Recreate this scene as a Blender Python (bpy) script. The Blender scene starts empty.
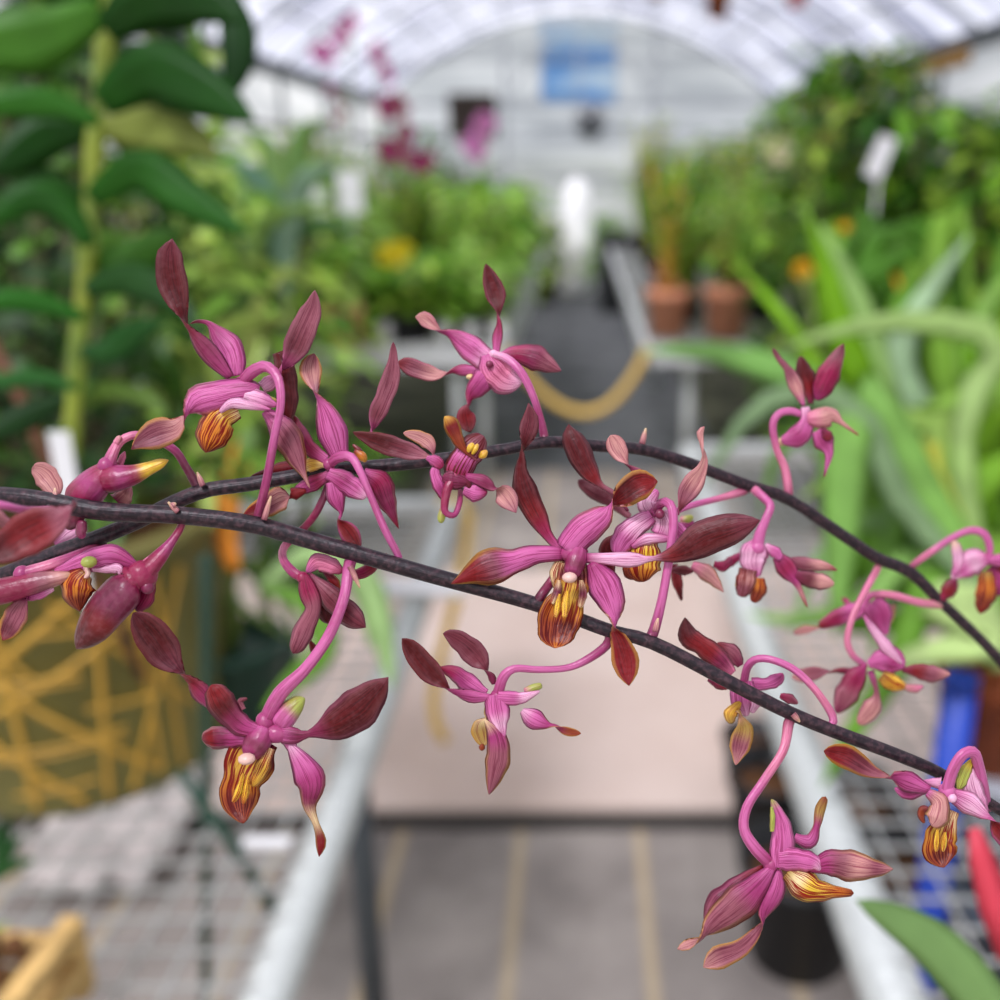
import bpy, math, random
from mathutils import Vector, Matrix, noise
R = math.radians
random.seed(7)
SC = bpy.context.scene
COL = SC.collection

# ------------------------------------------------------------------ camera
CAMZ = 1.6
PITCH = R(18.5)
FPX = 1000.0            # focal length in pixels for the 1000 px frame
CX = 580.0              # principal point (an off-centre crop of the phone picture)
D0 = 0.20               # distance of the sharp flowers
cd = bpy.data.cameras.new('camera'); cam = bpy.data.objects.new('camera', cd); COL.objects.link(cam)
cam.location = (0, 0, CAMZ); cam.rotation_euler = (R(90) - PITCH, 0, 0)
cd.sensor_width = 36; cd.lens = 36 * FPX / 1000; cd.shift_x = -(CX - 500) / 1000
cd.clip_start = 0.01; cd.clip_end = 200
cd.dof.use_dof = True; cd.dof.focus_distance = D0 * 1.0; cd.dof.aperture_fstop = 36 / 4.5
SC.camera = cam
CP, SP = math.cos(PITCH), math.sin(PITCH)

def ray(x, y):
    a = (x - CX) / FPX; b = (500 - y) / FPX
    return Vector((a, CP + SP * b, -SP + CP * b))
def P(x, y, depth):                       # depth along the camera's axis
    return Vector((0, 0, CAMZ)) + ray(x, y) * depth
def onz(x, y, z):                         # where the sight line meets height z
    r = ray(x, y); t = (z - CAMZ) / r.z
    return Vector((0, 0, CAMZ)) + r * t
def ony(x, y, Y):                         # where it meets distance Y
    r = ray(x, y); return Vector((0, 0, CAMZ)) + r * (Y / r.y)

# ------------------------------------------------------------------ colour
def s2l(c):
    return tuple((v / 12.92 if v <= 0.04045 else ((v + 0.055) / 1.055) ** 2.4) for v in c[:3])
def rgb(h):
    return s2l((int(h[0:2], 16) / 255, int(h[2:4], 16) / 255, int(h[4:6], 16) / 255))

# ------------------------------------------------------------------ linking and tagging
def link(name, data, parent=None, loc=None):
    o = bpy.data.objects.new(name, data); COL.objects.link(o)
    if parent is not None: o.parent = parent
    if loc is not None: o.location = loc
    return o
def tag(o, label=None, cat=None, group=None, kind=None):
    if label: o['label'] = label
    if cat: o['category'] = cat
    if group: o['group'] = group
    if kind: o['kind'] = kind
    return o
def empty(name, loc, label=None, cat=None, group=None, rz=0):
    o = link(name, None, None, loc); o.rotation_euler = (0, 0, rz); o.empty_display_size = .05
    return tag(o, label, cat, group)
def children(o): return [c for c in ALLC.get(o.name, [])]
ALLC = {}
def copy_tree(o, parent=None):
    c = o.copy(); COL.objects.link(c)
    if parent is not None: c.parent = parent
    ALLC[c.name] = []
    for ch in ALLC.get(o.name, []):
        n = copy_tree(ch, c); ALLC[c.name].append(n)
    return c

class MB:
    """collects vertices and faces of one mesh"""
    def __init__(s): s.v = []; s.f = []; s.c = []; s.uv = []; s.m = []; s.mi = 0
    def add(s, vs, fs, col=None, uvs=None):
        b = len(s.v); s.v += [tuple(v) for v in vs]
        s.f += [tuple(b + i for i in f) for f in fs]; s.m += [s.mi] * len(fs)
        if col is None: col = (1, 1, 1)
        s.c += (list(col) if isinstance(col, list) else [col] * len(vs))
        s.uv += (uvs if uvs else [(0, 0)] * len(vs))
        return s
    def box(s, c, d, rot=None, col=None):
        x, y, z = d[0] / 2, d[1] / 2, d[2] / 2
        vs = [Vector(p) for p in ((-x,-y,-z),(x,-y,-z),(x,y,-z),(-x,y,-z),(-x,-y,z),(x,-y,z),(x,y,z),(-x,y,z))]
        if rot is not None: vs = [rot @ v for v in vs]
        vs = [v + Vector(c) for v in vs]
        return s.add(vs, [(0,3,2,1),(4,5,6,7),(0,1,5,4),(1,2,6,5),(2,3,7,6),(3,0,4,7)], col)
    def bar(s, a, b, w, h=None, up=(0,0,1), col=None):
        a = Vector(a); b = Vector(b); t = (b - a); L = t.length; t.normalize()
        u = Vector(up); r = t.cross(u)
        if r.length < 1e-4: r = t.cross(Vector((0,1,0)))
        r.normalize(); u = r.cross(t)
        h = w if h is None else h
        m = Matrix((r, t, u)).transposed()
        return s.box((a + b) / 2, (w, L, h), m, col)
    def tube(s, pts, rad, n=8, col=None, caps=True):
        pts = [Vector(p) for p in pts]; k = len(pts)
        rad = rad if isinstance(rad, (list, tuple)) else [rad] * k
        vs = []; cs = []; uvs = []
        pr = None; L = 0
        for i, p in enumerate(pts):
            t = (pts[min(i + 1, k - 1)] - pts[max(i - 1, 0)]).normalized()
            if pr is None:
                pr = t.cross(Vector((0.3, 0.2, 1)));  pr = pr if pr.length > .01 else t.cross(Vector((1, 0, 0)))
            pr = (pr - t * pr.dot(t)).normalized(); q = t.cross(pr)
            if i: L += (p - pts[i - 1]).length
            for j in range(n):
                a = 2 * math.pi * j / n
                vs.append(p + (pr * math.cos(a) + q * math.sin(a)) * rad[i])
                uvs.append((j / n, L))
                if isinstance(col, list): cs.append(col[i])
        fs = [(i * n + j, i * n + (j + 1) % n, (i + 1) * n + (j + 1) % n, (i + 1) * n + j) for i in range(k - 1) for j in range(n)]
        if caps: fs += [tuple(range(n - 1, -1, -1)), tuple((k - 1) * n + j for j in range(n))]
        return s.add(vs, fs, cs if isinstance(col, list) else col, uvs)
    def lathe(s, prof, n=20, c=(0,0,0), col=None, sq=None):
        vs = []; fs = []; k = len(prof)
        for (r, z) in prof:
            for j in range(n):
                a = 2 * math.pi * j / n
                vs.append((c[0] + r * math.cos(a), c[1] + r * math.sin(a), c[2] + z))
        for i in range(k - 1):
            for j in range(n):
                fs.append((i*n+j, i*n+(j+1)%n, (i+1)*n+(j+1)%n, (i+1)*n+j))
        return s.add(vs, fs, col)
    def ball(s, c, r, n=10, m=7, col=None, sc=(1,1,1)):
        vs = [(c[0], c[1], c[2] - r * sc[2])]
        for i in range(1, m):
            a = -math.pi/2 + math.pi * i / m
            for j in range(n):
                b = 2 * math.pi * j / n
                vs.append((c[0] + r*sc[0]*math.cos(a)*math.cos(b), c[1] + r*sc[1]*math.cos(a)*math.sin(b), c[2] + r*sc[2]*math.sin(a)))
        vs.append((c[0], c[1], c[2] + r * sc[2])); fs = []
        for j in range(n):
            fs.append((0, 1 + (j+1) % n, 1 + j)); t = 1 + (m-2)*n
            fs.append((len(vs)-1, t + j, t + (j+1) % n))
        for i in range(m - 2):
            for j in range(n):
                a = 1 + i*n
                fs.append((a+j, a+(j+1)%n, a+n+(j+1)%n, a+n+j))
        return s.add(vs, fs, col)
    def blade(s, pts, w, up=(0,0,1), fold=.25, th=.0015, prof=None, col=None, n=4):
        """a leaf with midrib fold and real thickness: pts = spine, w = half width"""
        pts = [Vector(p) for p in pts]; k = len(pts); vs = []; cs = []; uvs = []
        up = Vector(up)
        for i, p in enumerate(pts):
            t = (pts[min(i + 1, k - 1)] - pts[max(i - 1, 0)]).normalized()
            r = t.cross(up)
            r = r.normalized() if r.length > 1e-3 else Vector((1, 0, 0))
            nn = r.cross(t); f = i / (k - 1)
            ww = (prof(f) if prof else math.sin(math.pi * (0.08 + 0.9 * f)) ** .6) * w
            for j in range(2 * n):
                u = -1 + 2 * j / n if j <= n else 1 - 2 * (j - n) / n
                sd = 1 if j <= n else -1
                off = abs(u) * ww * fold + (th * (1 - u * u) * sd)
                vs.append(p + r * u * ww + nn * off)
                uvs.append(((u + 1) / 2, f))
                if isinstance(col, list): cs.append(col[min(len(col) - 1, int(f * len(col)))])
        N = 2 * n
        fs = [(i*N+j, i*N+(j+1)%N, (i+1)*N+(j+1)%N, (i+1)*N+j) for i in range(k-1) for j in range(N)]
        fs += [tuple(range(N-1,-1,-1)), tuple((k-1)*N + j for j in range(N))]
        return s.add(vs, fs, cs if isinstance(col, list) else col, uvs)
    def build(s, name, mats, parent=None, loc=None, smooth=True):
        me = bpy.data.meshes.new(name); me.from_pydata(s.v, [], s.f)
        if not isinstance(mats, (list, tuple)): mats = [mats]
        for m in mats: me.materials.append(m)
        if any(s.m): me.polygons.foreach_set('material_index', s.m)
        a = me.color_attributes.new('Col', 'FLOAT_COLOR', 'POINT')
        a.data.foreach_set('color', [x for c in s.c for x in (c[0], c[1], c[2], 1)])
        u = me.uv_layers.new(name='UVMap'); li = [0] * len(me.loops); me.loops.foreach_get('vertex_index', li)
        u.data.foreach_set('uv', [x for i in li for x in s.uv[i]])
        if smooth: me.polygons.foreach_set('use_smooth', [True] * len(me.polygons))
        me.validate(); me.update()
        o = link(name, me, parent, loc)
        if parent is not None: ALLC.setdefault(parent.name, []).append(o)
        ALLC.setdefault(o.name, [])
        return o

# ------------------------------------------------------------------ materials
def mat(name, col=None, rough=.5, spec=.5, metal=0, noise_s=None, noise_a=.25, attr=False, bump=0, trans=0, coat=0, sheen=0):
    m = bpy.data.materials.new(name); m.use_nodes = True; nt = m.node_tree; N = nt.nodes; L = nt.links
    b = N['Principled BSDF']
    b.inputs['Roughness'].default_value = rough; b.inputs['Metallic'].default_value = metal
    b.inputs['Specular IOR Level'].default_value = spec; b.inputs['Coat Weight'].default_value = coat
    src = None
    if attr:
        a = N.new('ShaderNodeVertexColor'); a.layer_name = 'Col'; src = a.outputs[0]
    if col is not None and not attr:
        c = N.new('ShaderNodeRGB'); c.outputs[0].default_value = (*rgb(col), 1); src = c.outputs[0]
    if noise_s:
        tc = N.new('ShaderNodeTexCoord'); nz = N.new('ShaderNodeTexNoise'); nz.inputs['Scale'].default_value = noise_s; nz.inputs['Detail'].default_value = 4
        L.new(tc.outputs['Object'], nz.inputs['Vector'])
        mr = N.new('ShaderNodeMapRange'); mr.inputs['From Min'].default_value = .3; mr.inputs['From Max'].default_value = .7
        mr.inputs['To Min'].default_value = 1 - noise_a; mr.inputs['To Max'].default_value = 1 + noise_a
        L.new(nz.outputs['Fac'], mr.inputs['Value'])
        vm = N.new('ShaderNodeVectorMath'); vm.operation = 'SCALE'; L.new(src, vm.inputs[0]); L.new(mr.outputs[0], vm.inputs['Scale']); src = vm.outputs[0]
        if bump:
            bp = N.new('ShaderNodeBump'); bp.inputs['Strength'].default_value = bump; bp.inputs['Distance'].default_value = .01
            L.new(nz.outputs['Fac'], bp.inputs['Height']); L.new(bp.outputs[0], b.inputs['Normal'])
    L.new(src, b.inputs['Base Color'])
    if trans:
        tr = N.new('ShaderNodeBsdfTranslucent'); mx = N.new('ShaderNodeMixShader'); mx.inputs[0].default_value = trans
        L.new(src, tr.inputs['Color']); L.new(b.outputs[0], mx.inputs[1]); L.new(tr.outputs[0], mx.inputs[2])
        L.new(mx.outputs[0], N['Material Output'].inputs['Surface'])
    return m

def petal_mat(name, vein, veincol, freq, rough, speck=.25, spec=.5):
    m = bpy.data.materials.new(name); m.use_nodes = True; nt = m.node_tree; N = nt.nodes; L = nt.links
    b = N['Principled BSDF']; b.inputs['Roughness'].default_value = rough
    b.inputs['Specular IOR Level'].default_value = spec
    b.inputs['Sheen Weight'].default_value = .0; b.inputs['Sheen Roughness'].default_value = .45
    a = N.new('ShaderNodeVertexColor'); a.layer_name = 'Col'
    uv = N.new('ShaderNodeUVMap'); uv.uv_map = 'UVMap'
    mp = N.new('ShaderNodeMapping'); mp.inputs['Scale'].default_value = (freq, 1.3, 1); L.new(uv.outputs[0], mp.inputs['Vector'])
    nz = N.new('ShaderNodeTexNoise'); nz.inputs['Scale'].default_value = 1; nz.inputs['Detail'].default_value = 2; nz.inputs['Roughness'].default_value = .5; nz.inputs['Distortion'].default_value = .5
    L.new(mp.outputs[0], nz.inputs['Vector'])
    mr = N.new('ShaderNodeMapRange'); mr.inputs['From Min'].default_value = .46 if vein >= 1 else .48; mr.inputs['From Max'].default_value = .53 if vein >= 1 else .6; mr.inputs['To Max'].default_value = vein
    L.new(nz.outputs['Fac'], mr.inputs['Value'])
    mx = N.new('ShaderNodeMix'); mx.data_type = 'RGBA'; mx.blend_type = 'MULTIPLY'
    L.new(mr.outputs[0], mx.inputs['Factor']); L.new(a.outputs[0], mx.inputs[6]); mx.inputs[7].default_value = (*veincol, 1)
    # mottling and pale frosting
    tc = N.new('ShaderNodeTexCoord'); n2 = N.new('ShaderNodeTexNoise'); n2.inputs['Scale'].default_value = 900; n2.inputs['Detail'].default_value = 3
    L.new(tc.outputs['Object'], n2.inputs['Vector'])
    r2 = N.new('ShaderNodeMapRange'); r2.inputs['From Min'].default_value = .45; r2.inputs['From Max'].default_value = .8; r2.inputs['To Max'].default_value = speck
    L.new(n2.outputs['Fac'], r2.inputs['Value'])
    m2 = N.new('ShaderNodeMix'); m2.data_type = 'RGBA'; m2.blend_type = 'MIX'; L.new(r2.outputs[0], m2.inputs['Factor'])
    L.new(mx.outputs[2], m2.inputs[6]); m2.inputs[7].default_value = (.45, .2, .24, 1)
    L.new(m2.outputs[2], b.inputs['Base Color'])
    bp = N.new('ShaderNodeBump'); bp.inputs['Strength'].default_value = .25; bp.inputs['Distance'].default_value = .0006
    ad = N.new('ShaderNodeMath'); ad.operation = 'ADD'; L.new(nz.outputs['Fac'], ad.inputs[0]); L.new(n2.outputs['Fac'], ad.inputs[1])
    L.new(ad.outputs[0], bp.inputs['Height']); L.new(bp.outputs[0], b.inputs['Normal'])
    return m
# ================================================================== the two orchid sprays
M_PETAL = petal_mat('petal', .75, s2l((.68, .34, .54)), 22, .36, .08, .22)
M_LIP = petal_mat('lip', 1.0, s2l((.62, .16, .18)), 20, .33, .03, .25)
M_PED = petal_mat('pedicel', .5, s2l((.75, .45, .6)), 7, .35, .2)
M_STEM = petal_mat('stem_skin', .4, s2l((.6, .5, .55)), 9, .42, .18, .4)
K = {'P': 'c7609a', 'L': 'eab0cc', 'M': '921a48', 'V': 'a2376f', 'R': '560b10', 'r': '7c1218', 'D': '8f4f5c', 'd': '6c2a36', 'T': 'c98f88',
     'G': 'd9a93c', 'Y': 'efc638', 'O': 'cc7a22', 'B': '8e3c1e', 'g': 'a9b44e', 'o': 'a98a44', 'W': 'e3b9ab', 'S': '20141d', 's': '33222c',
     'H': 'd97a9a', 'k': '241018', 'm': '7b2347', 'C': 'e7cf9a'}
K = {k: rgb(v) for k, v in K.items()}
def ramp(s, t):
    if len(s) == 1: return K[s]
    x = max(0, min(.9999, t)) * (len(s) - 1); i = int(x); f = x - i; f = f * f * (3 - 2 * f)
    return tuple(a * (1 - f) + b * f for a, b in zip(K[s[i]], K[s[i + 1]]))
def mixc(a, b, f): return tuple(x * (1 - f) + y * f for x, y in zip(a, b))
def cat(pts, n):
    """Catmull-Rom through tuples, n samples"""
    k = len(pts)
    acc = [0]
    for i in range(1, k): acc.append(acc[-1] + max(1e-6, math.hypot(pts[i][0] - pts[i-1][0], pts[i][1] - pts[i-1][1])) ** .75)
    out = []
    for q in range(n):
        s = acc[-1] * q / (n - 1); i = 0
        while i < k - 2 and acc[i + 1] < s: i += 1
        f = (s - acc[i]) / (acc[i + 1] - acc[i])
        p0, p1, p2, p3 = pts[max(i - 1, 0)], pts[i], pts[i + 1], pts[min(i + 2, k - 1)]
        out.append(tuple(.5 * ((2*b) + (-a + c) * f + (2*a - 5*b + 4*c - d) * f*f + (-a + 3*b - 3*c + d) * f**3) for a, b, c, d in zip(p0, p1, p2, p3)))
    return out
def W(x, y, z): return P(x, y, D0 * (1 + z / 1000))

def petal(pts, front='PMR', back='PDD', z=(0, 0), rim=0, cup=.35, n=22, m=6, name='petal', parent=None, fr=(0, 0, 1), dz=0, mt=None, wav=.0, th=1.0):
    x0, y0, s = fr
    q = [(x0 + p[0] * s, y0 + p[1] * s, p[2] * s, (p[3] if len(p) > 3 else 0)) for p in pts]
    sm = cat(q, n)
    W0 = max(abs(p[2]) for p in q)
    cr = []
    for i in range(n - 1):
        if (sm[i][2] > 0) != (sm[i+1][2] > 0): cr.append((i + .5) / (n - 1))
    mb = MB(); vs = []; cs = []; uvs = []; ln = 0; ph = random.random() * 9
    for i, (x, y, w, ez) in enumerate(sm):
        t = i / (n - 1)
        a, b = sm[max(i - 1, 0)], sm[min(i + 1, n - 1)]
        tx, ty = b[0] - a[0], b[1] - a[1]; l = math.hypot(tx, ty) or 1; tx /= l; ty /= l
        if i: ln += math.hypot(x - sm[i-1][0], y - sm[i-1][1])
        lx, ly = ty, -tx
        d = sum(W0 * .55 * math.exp(-((t - c) / .09) ** 2) for c in cr)
        if t > .9: w *= math.sqrt(max(.02, 1 - ((t - .9) / .1) ** 2))
        if cr == [] or min(abs(t - c) for c in cr) > .1: w *= 1 + .045 * math.sin(t * 17 + ph * 2) + .03 * math.sin(t * 31 + ph)
        tw = max(math.hypot(w, d), .4); sg = 1 if w >= 0 else -1
        zz = dz + z[0] + (z[1] - z[0]) * t + ez
        nw, nd = -d / tw, w / tw           # direction of the back side, in (lateral, depth)
        for j in range(2 * m):
            u = -1 + 2 * j / m if j <= m else 1 - 2 * (j - m) / m
            side = -1 if j <= m else 1      # -1: front sheet
            h = th * (1 - u * u) * side + 0.12 * side * (0 if abs(u) == 1 else 1)
            c2 = -cup * tw * (1 - u * u)
            c2 += wav * tw * math.sin(t * 11 + ph + u) * u * u
            # cupping is measured along the sheet's own normal
            o = c2 * 1.0 + h
            vs.append(W(x + lx * (w * u) + lx * nw * o, y + ly * (w * u) + ly * nw * o, zz + d * u + nd * o))
            c = ramp(front if side < 0 else back, t)
            if abs(u) > .99: c = mixc(ramp(front, t), ramp(back, t), .5)
            if rim and abs(u) > .8: c = mixc(c, K['G'] if rim == 1 else K['T'], (.75 if abs(u) > .99 else .35) * min(1, max(0, t * 2.2 - .5)))
            if not rim and abs(u) > .6: c = mixc(c, tuple(min(1, v * 1.25 + .05) for v in c), .4 if abs(u) < .99 else .8)
            if name == 'lip' and cup < 0: c = mixc(c, K['B'], .55 * abs(u) ** 3)
            # natural mottling
            c = mixc(c, tuple(v * .62 for v in c), .4 * max(0, math.sin(t * 9 + ph * 3 + u * 1.5)) * (1 - .7 * abs(u)))
            cs.append(c); uvs.append(((u + 1) / 2 + (3 if side > 0 else 0) + ph, ln / 60))
    N = 2 * m
    fs = [(i*N+j, i*N+(j+1)%N, (i+1)*N+(j+1)%N, (i+1)*N+j) for i in range(n-1) for j in range(N)]
    fs += [tuple(range(N-1,-1,-1)), tuple((n-1)*N + j for j in range(N))]
    mb.add(vs, fs, cs, uvs)
    return mb.build(name, mt or M_PETAL, parent)

def rod(pts, col='P', n=20, seg=10, name='spur', parent=None, fr=(0, 0, 1), dz=0, mt=None, mb=None, tipz=0, flat=1, rnd=False):
    """tapered round body; pts (x, y, r[, z])"""
    x0, y0, s = fr
    q = [(x0 + p[0]*s, y0 + p[1]*s, p[2]*s, (p[3] if len(p) > 3 else 0)) for p in pts]
    sm = cat(q, n); own = mb is None; mb = mb or MB(); vs = []; cs = []; uvs = []; ln = 0; pr = None
    V = [Vector((a[0], a[1], dz + a[3] + tipz * i / (n - 1))) for i, a in enumerate(sm)]
    ph = random.random() * 5
    for i, v in enumerate(V):
        T = (V[min(i+1, n-1)] - V[max(i-1, 0)]).normalized(); r = max(sm[i][2], .3)
        if rnd:
            e_ = min(i, n - 1 - i) / (n - 1); r *= math.sqrt(max(.04, 1 - (1 - min(1, e_ / .16)) ** 2))
        if pr is None: pr = T.cross(Vector((0, 0, 1)))
        pr = (pr - T * pr.dot(T)).normalized(); qq = T.cross(pr)
        if i: ln += (v - V[i-1]).length
        for j in range(seg):
            a = 2 * math.pi * j / seg
            p = v + pr * math.cos(a) * r + qq * math.sin(a) * r * flat
            vs.append(W(*p)); cs.append(ramp(col, i / (n - 1))); uvs.append((min(j, seg - j) / seg * 2 + ph, ln / 60))
    fs = [(i*seg+j, i*seg+(j+1)%seg, (i+1)*seg+(j+1)%seg, (i+1)*seg+j) for i in range(n-1) for j in range(seg)]
    fs += [tuple(range(seg-1,-1,-1)), tuple((n-1)*seg + j for j in range(seg))]
    mb.add(vs, fs, cs, uvs)
    return mb.build(name, mt or M_PED, parent) if own else mb
def nub(x, y, r, col, name, parent, fr, dz, sx=1, sy=1):
    x0, y0, s = fr; c = W(x0 + x*s, y0 + y*s, dz); rr = r * s * D0 / 1000
    return MB().ball(c, rr, 10, 8, K[col], (sx, 1, sy)).build(name, M_PED, parent)

fA = (130, 220, .3); fB = (340, 250, .26); fC = (0, 420, .25); fD = (120, 540, .32); fE = (240, 440, .22); fF = (440, 400, .34)
fG = (390, 600, .24); fH = (660, 330, .22); fI = (660, 460, .2); fJ = (660, 600, .24); fK = (800, 510, .22); fL = (660, 700, .28)
fM = (800, 700, .22); fN = (540, 360, .2); fO = (340, 340, .16)

front = empty('orchid_spray', W(-300, 520, 60), 'nearer sharp orchid spray on a dark stem descending from left edge to lower right', 'flower spray')
rear = empty('orchid_spray', W(-300, 700, 60), 'farther orchid spray whose dark stem arches higher and blurs toward the right edge', 'flower spray')
for e in (front, rear): e.location = (0, 0, 0)

FS = [(-330, 560, 10, 90), (-150, 505, 10, 30), (0, 496, 9.5, -15), (100, 511, 9.5, -15), (175, 515, 9, -10), (250, 524, 9, -5), (306, 539, 9, 0), (420, 572, 8.3, 0), (535, 604, 7.4, 5), (610, 631, 7, 5), (660, 646, 7, 5),
      (790, 713, 7, 10), (900, 756, 6.5, 20), (943, 775, 6, 25), (1000, 810, 5.5, 30), (1090, 870, 5, 60), (1160, 935, 3, 100)]
RS = [(-330, 760, 9, 120), (-150, 640, 8.5, 60), (0, 577, 8.5, 30), (50, 556, 8.5, 25), (100, 537, 8.2, 22), (140, 520, 8, 20), (175, 502, 7.8, 20), (207, 490, 7.5, 20), (250, 484, 7.2, 22), (328, 471, 7, 25), (420, 462, 6.6, 35), (501, 450, 6, 50),
      (548, 442, 6, 60), (600, 446, 6, 80), (640, 449, 6, 95), (680, 460, 6, 115), (744, 484, 6, 150), (788, 499, 6, 180), (844, 536, 6, 220), (877, 558, 6, 245), (910, 572, 6, 265), (941, 602, 5.5, 290), (976, 635, 5.2, 315), (1010, 672, 5, 340), (1080, 760, 4.5, 400), (1130, 850, 2.5, 430)]
rod(FS, 'sSSSSSSSk', 90, 12, 'stem', front, mt=M_STEM)
rod(RS, 'SSSSSSSSk', 110, 12, 'stem', rear, mt=M_STEM)

SMP = {front.name: cat(FS, 400), rear.name: cat(RS, 400)}
class FL:
    """one flower: its mesh is the flower stalk, petals lip and column hang below it"""
    def __init__(s, spray, fr, dz, stalk, col='VP', name='flower', lab=None):
        s.fr = fr; s.dz = dz; s.o = MB()
        px0, py0 = fr[0] + stalk[0][0] * fr[2], fr[1] + stalk[0][1] * fr[2]
        st = min(SMP[spray.name], key=lambda q: math.hypot(q[0] - px0, q[1] - py0)); dd = math.hypot(st[0] - px0, st[1] - py0)
        if dd < 32 and dz > -100:
            g = ((st[0] - fr[0]) / fr[2], (st[1] - fr[1]) / fr[2], stalk[0][2], st[3] - dz)
            stalk = [g] + ([stalk[0][:3] + (st[3] - dz + (4 if dd > 5 else 0),)] if dd > 5 else []) + list(stalk[1:])
        rod(stalk, col, 26, 10, fr=fr, dz=dz, mb=s.o)
        a, b = stalk[0], stalk[1]; l = math.hypot(b[0]-a[0], b[1]-a[1]); f = min(1, 22 * .3 / fr[2] / 1.5 / l) * .5
        za = (a[3] if len(a) > 3 else 0)
        rod([(a[0] - (b[0]-a[0])*f*.5, a[1] - (b[1]-a[1])*f*.5, a[2]*1.25, za), (a[0] + (b[0]-a[0])*f*.6, a[1] + (b[1]-a[1])*f*.6, a[2]*1.25, za)], 'ks', 4, 10, fr=fr, dz=dz, mb=s.o)
        e = stalk[-1]; x0, y0, sc_ = fr; s.o.ball(W(x0 + e[0]*sc_, y0 + e[1]*sc_, dz + (e[3] if len(e) > 3 else 0)), e[2] * sc_ * 1.3 * D0 / 1000, 10, 8, K[col[-1]])
        s.o = s.o.build(name, M_PED, spray)
        if lab: s.o['label'] = lab
    def p(s, pts, front='PMR', back='VDd', z=(0, 0), **k):
        fr = k.pop('fr', s.fr); petal(pts, front, back, z, parent=s.o, fr=fr, dz=s.dz, **k); return s
    def lip(s, pts, front='YOB', back='OoB', z=(0, 0), **k):
        fr = k.pop('fr', s.fr); petal(pts, front, back, z, parent=s.o, fr=fr, dz=s.dz, name='lip', mt=M_LIP, **k); return s
    def r(s, pts, col='Pg', name='spur', **k):
        fr = k.pop('fr', s.fr); rod(pts, col, 18, 10, name, s.o, fr, s.dz, rnd=True, **k); return s
    def n(s, x, y, r, col='W', name='anther_cap', z=-6, **k):
        fr = k.pop('fr', s.fr); nub(x, y, r, col, name, s.o, fr, s.dz + z, **k); return s

# --- upper left flower with the tall twisted sepal
f = FL(front, fA, -8, [(425, 990, 15, 8), (455, 870, 15, -6), (482, 720, 14, -22), (503, 610, 14, -30), (492, 525, 16, -26), (452, 487, 19, -18), (405, 508, 22, -8), (370, 545, 18, 0)], 'mVPPV')
f.p([(335,525,14),(270,450,34),(220,390,20),(191,342,-2),(160,270,-38),(135,180,-52),(132,110,-42),(141,62,-6)], 'VmrRR', 'mmRRd', (0, -6))
f.p([(350,520,30),(335,440,50),(295,385,34),(262,345,10),(225,338,6),(200,346,3)], 'PPVr', 'VMr', (6, 20), rim=2)
f.p([(430,575,25),(380,570,45),(300,585,52),(225,605,50),(184,640,10),(150,690,-38),(90,712,-50),(35,740,-30),(4,765,-4)], 'PPPVm', 'PPLTDd', (-4, -14), rim=1)
f.p([(380,585,20),(430,600,34),(490,618,6)], 'LP', 'LP', (-8, -8))
f.p([(300,640,6),(340,612,18),(400,618,16),(470,632,4)], 'LLP', 'LL', (-14, -14))
f.lip([(360,632,30),(310,655,48),(282,700,62),(262,745,44),(252,776,8)], 'CGOOB', 'GOB', (-4, -2), cup=.5)
f.r([(420,588,8),(450,594,13),(490,606,9)], 'Pgo', z if False else 'spur')
f.p([(440,560,22),(470,540,26),(490,520,10)], 'LP', 'LP', (4, 4))
f.p([(500,512,8),(540,450,-36),(580,360,-46),(608,290,-30),(616,234,-5)], 'VDD', 'VdDD', (2, -4))
f.p([(495,440,20),(515,500,36),(525,600,36),(520,690,14)], 'RRR', 'rR', (16, 16))
f.p([(450,635,15),(500,690,44),(535,745,48),(560,805,30),(580,850,10),(600,895,3)], 'PDDT', 'PDD', (-2, -8), rim=1)

# --- second flower of the upper left pair
f = FL(front, fE, 6, [(722, 532, 17, -2), (660, 410, 18, -14), (592, 250, 17, -20), (545, 140, 18, -20), (505, 78, 22, -14), (450, 78, 26, -8), (405, 110, 22, 0)], 'PPPPV')
f.p([(700,790,34),(672,700,50),(652,640,36),(632,590,8),(610,535,-30),(602,490,-38),(614,445,-15)], 'PPPVT', 'PPLTD', (0, -6), fr=fA, rim=1)
f.p([(655,800,18),(600,760,25),(565,700,22),(545,650,5)], 'PMmr', 'Mm', (4, 10), fr=fA)
f.p([(400,112,10),(340,110,30),(300,122,32),(285,145,8)], 'CGC', 'oG', (6, 6))
f.p([(330,130,15),(220,122,28),(140,138,18),(50,166,5)], 'mrR', 'rR', (30, 30))
f.p([(410,155,20),(330,198,36),(270,225,25),(245,240,8)], 'PMVV', 'Mm', (4, 0))
f.p([(300,230,10),(245,245,32),(232,252,10),(190,262,-55),(120,300,-50),(50,330,-32),(12,345,-3)], 'rrR', 'RDTDrr', (-2, -6), rim=1)
f.p([(420,190,35),(440,270,42),(460,330,10),(445,362,-5),(490,415,-46),(530,475,-28),(548,497,-5)], 'PVPm', 'VRrR', (0, 0))
f.p([(560,150,25),(630,190,55),(660,260,52),(690,330,25),(722,405,3)], 'PMmmr', 'Mm', (-2, 4), rim=2)
f.p([(400,150,30),(460,180,48),(520,220,48),(575,262,20)], 'PVPL', 'PP', (-2, -4))
f.r([(500,185,14),(530,225,24),(574,264,14)], 'Lgg', 'spur')
f.r([(520,45,12),(555,75,22),(572,100,8)], 'rOG', 'column')
f.r([(512,20,6),(540,45,12),(560,60,6)], 'rR', 'column')
# dusty sepal between the pair and the next flower
f.p([(200,590,10),(225,480,-48),(280,350,-60),(322,220,-55),(333,100,-28),(332,12,-10)], 'VDD', 'VdDDDd', (14, 6), fr=fO)

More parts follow.
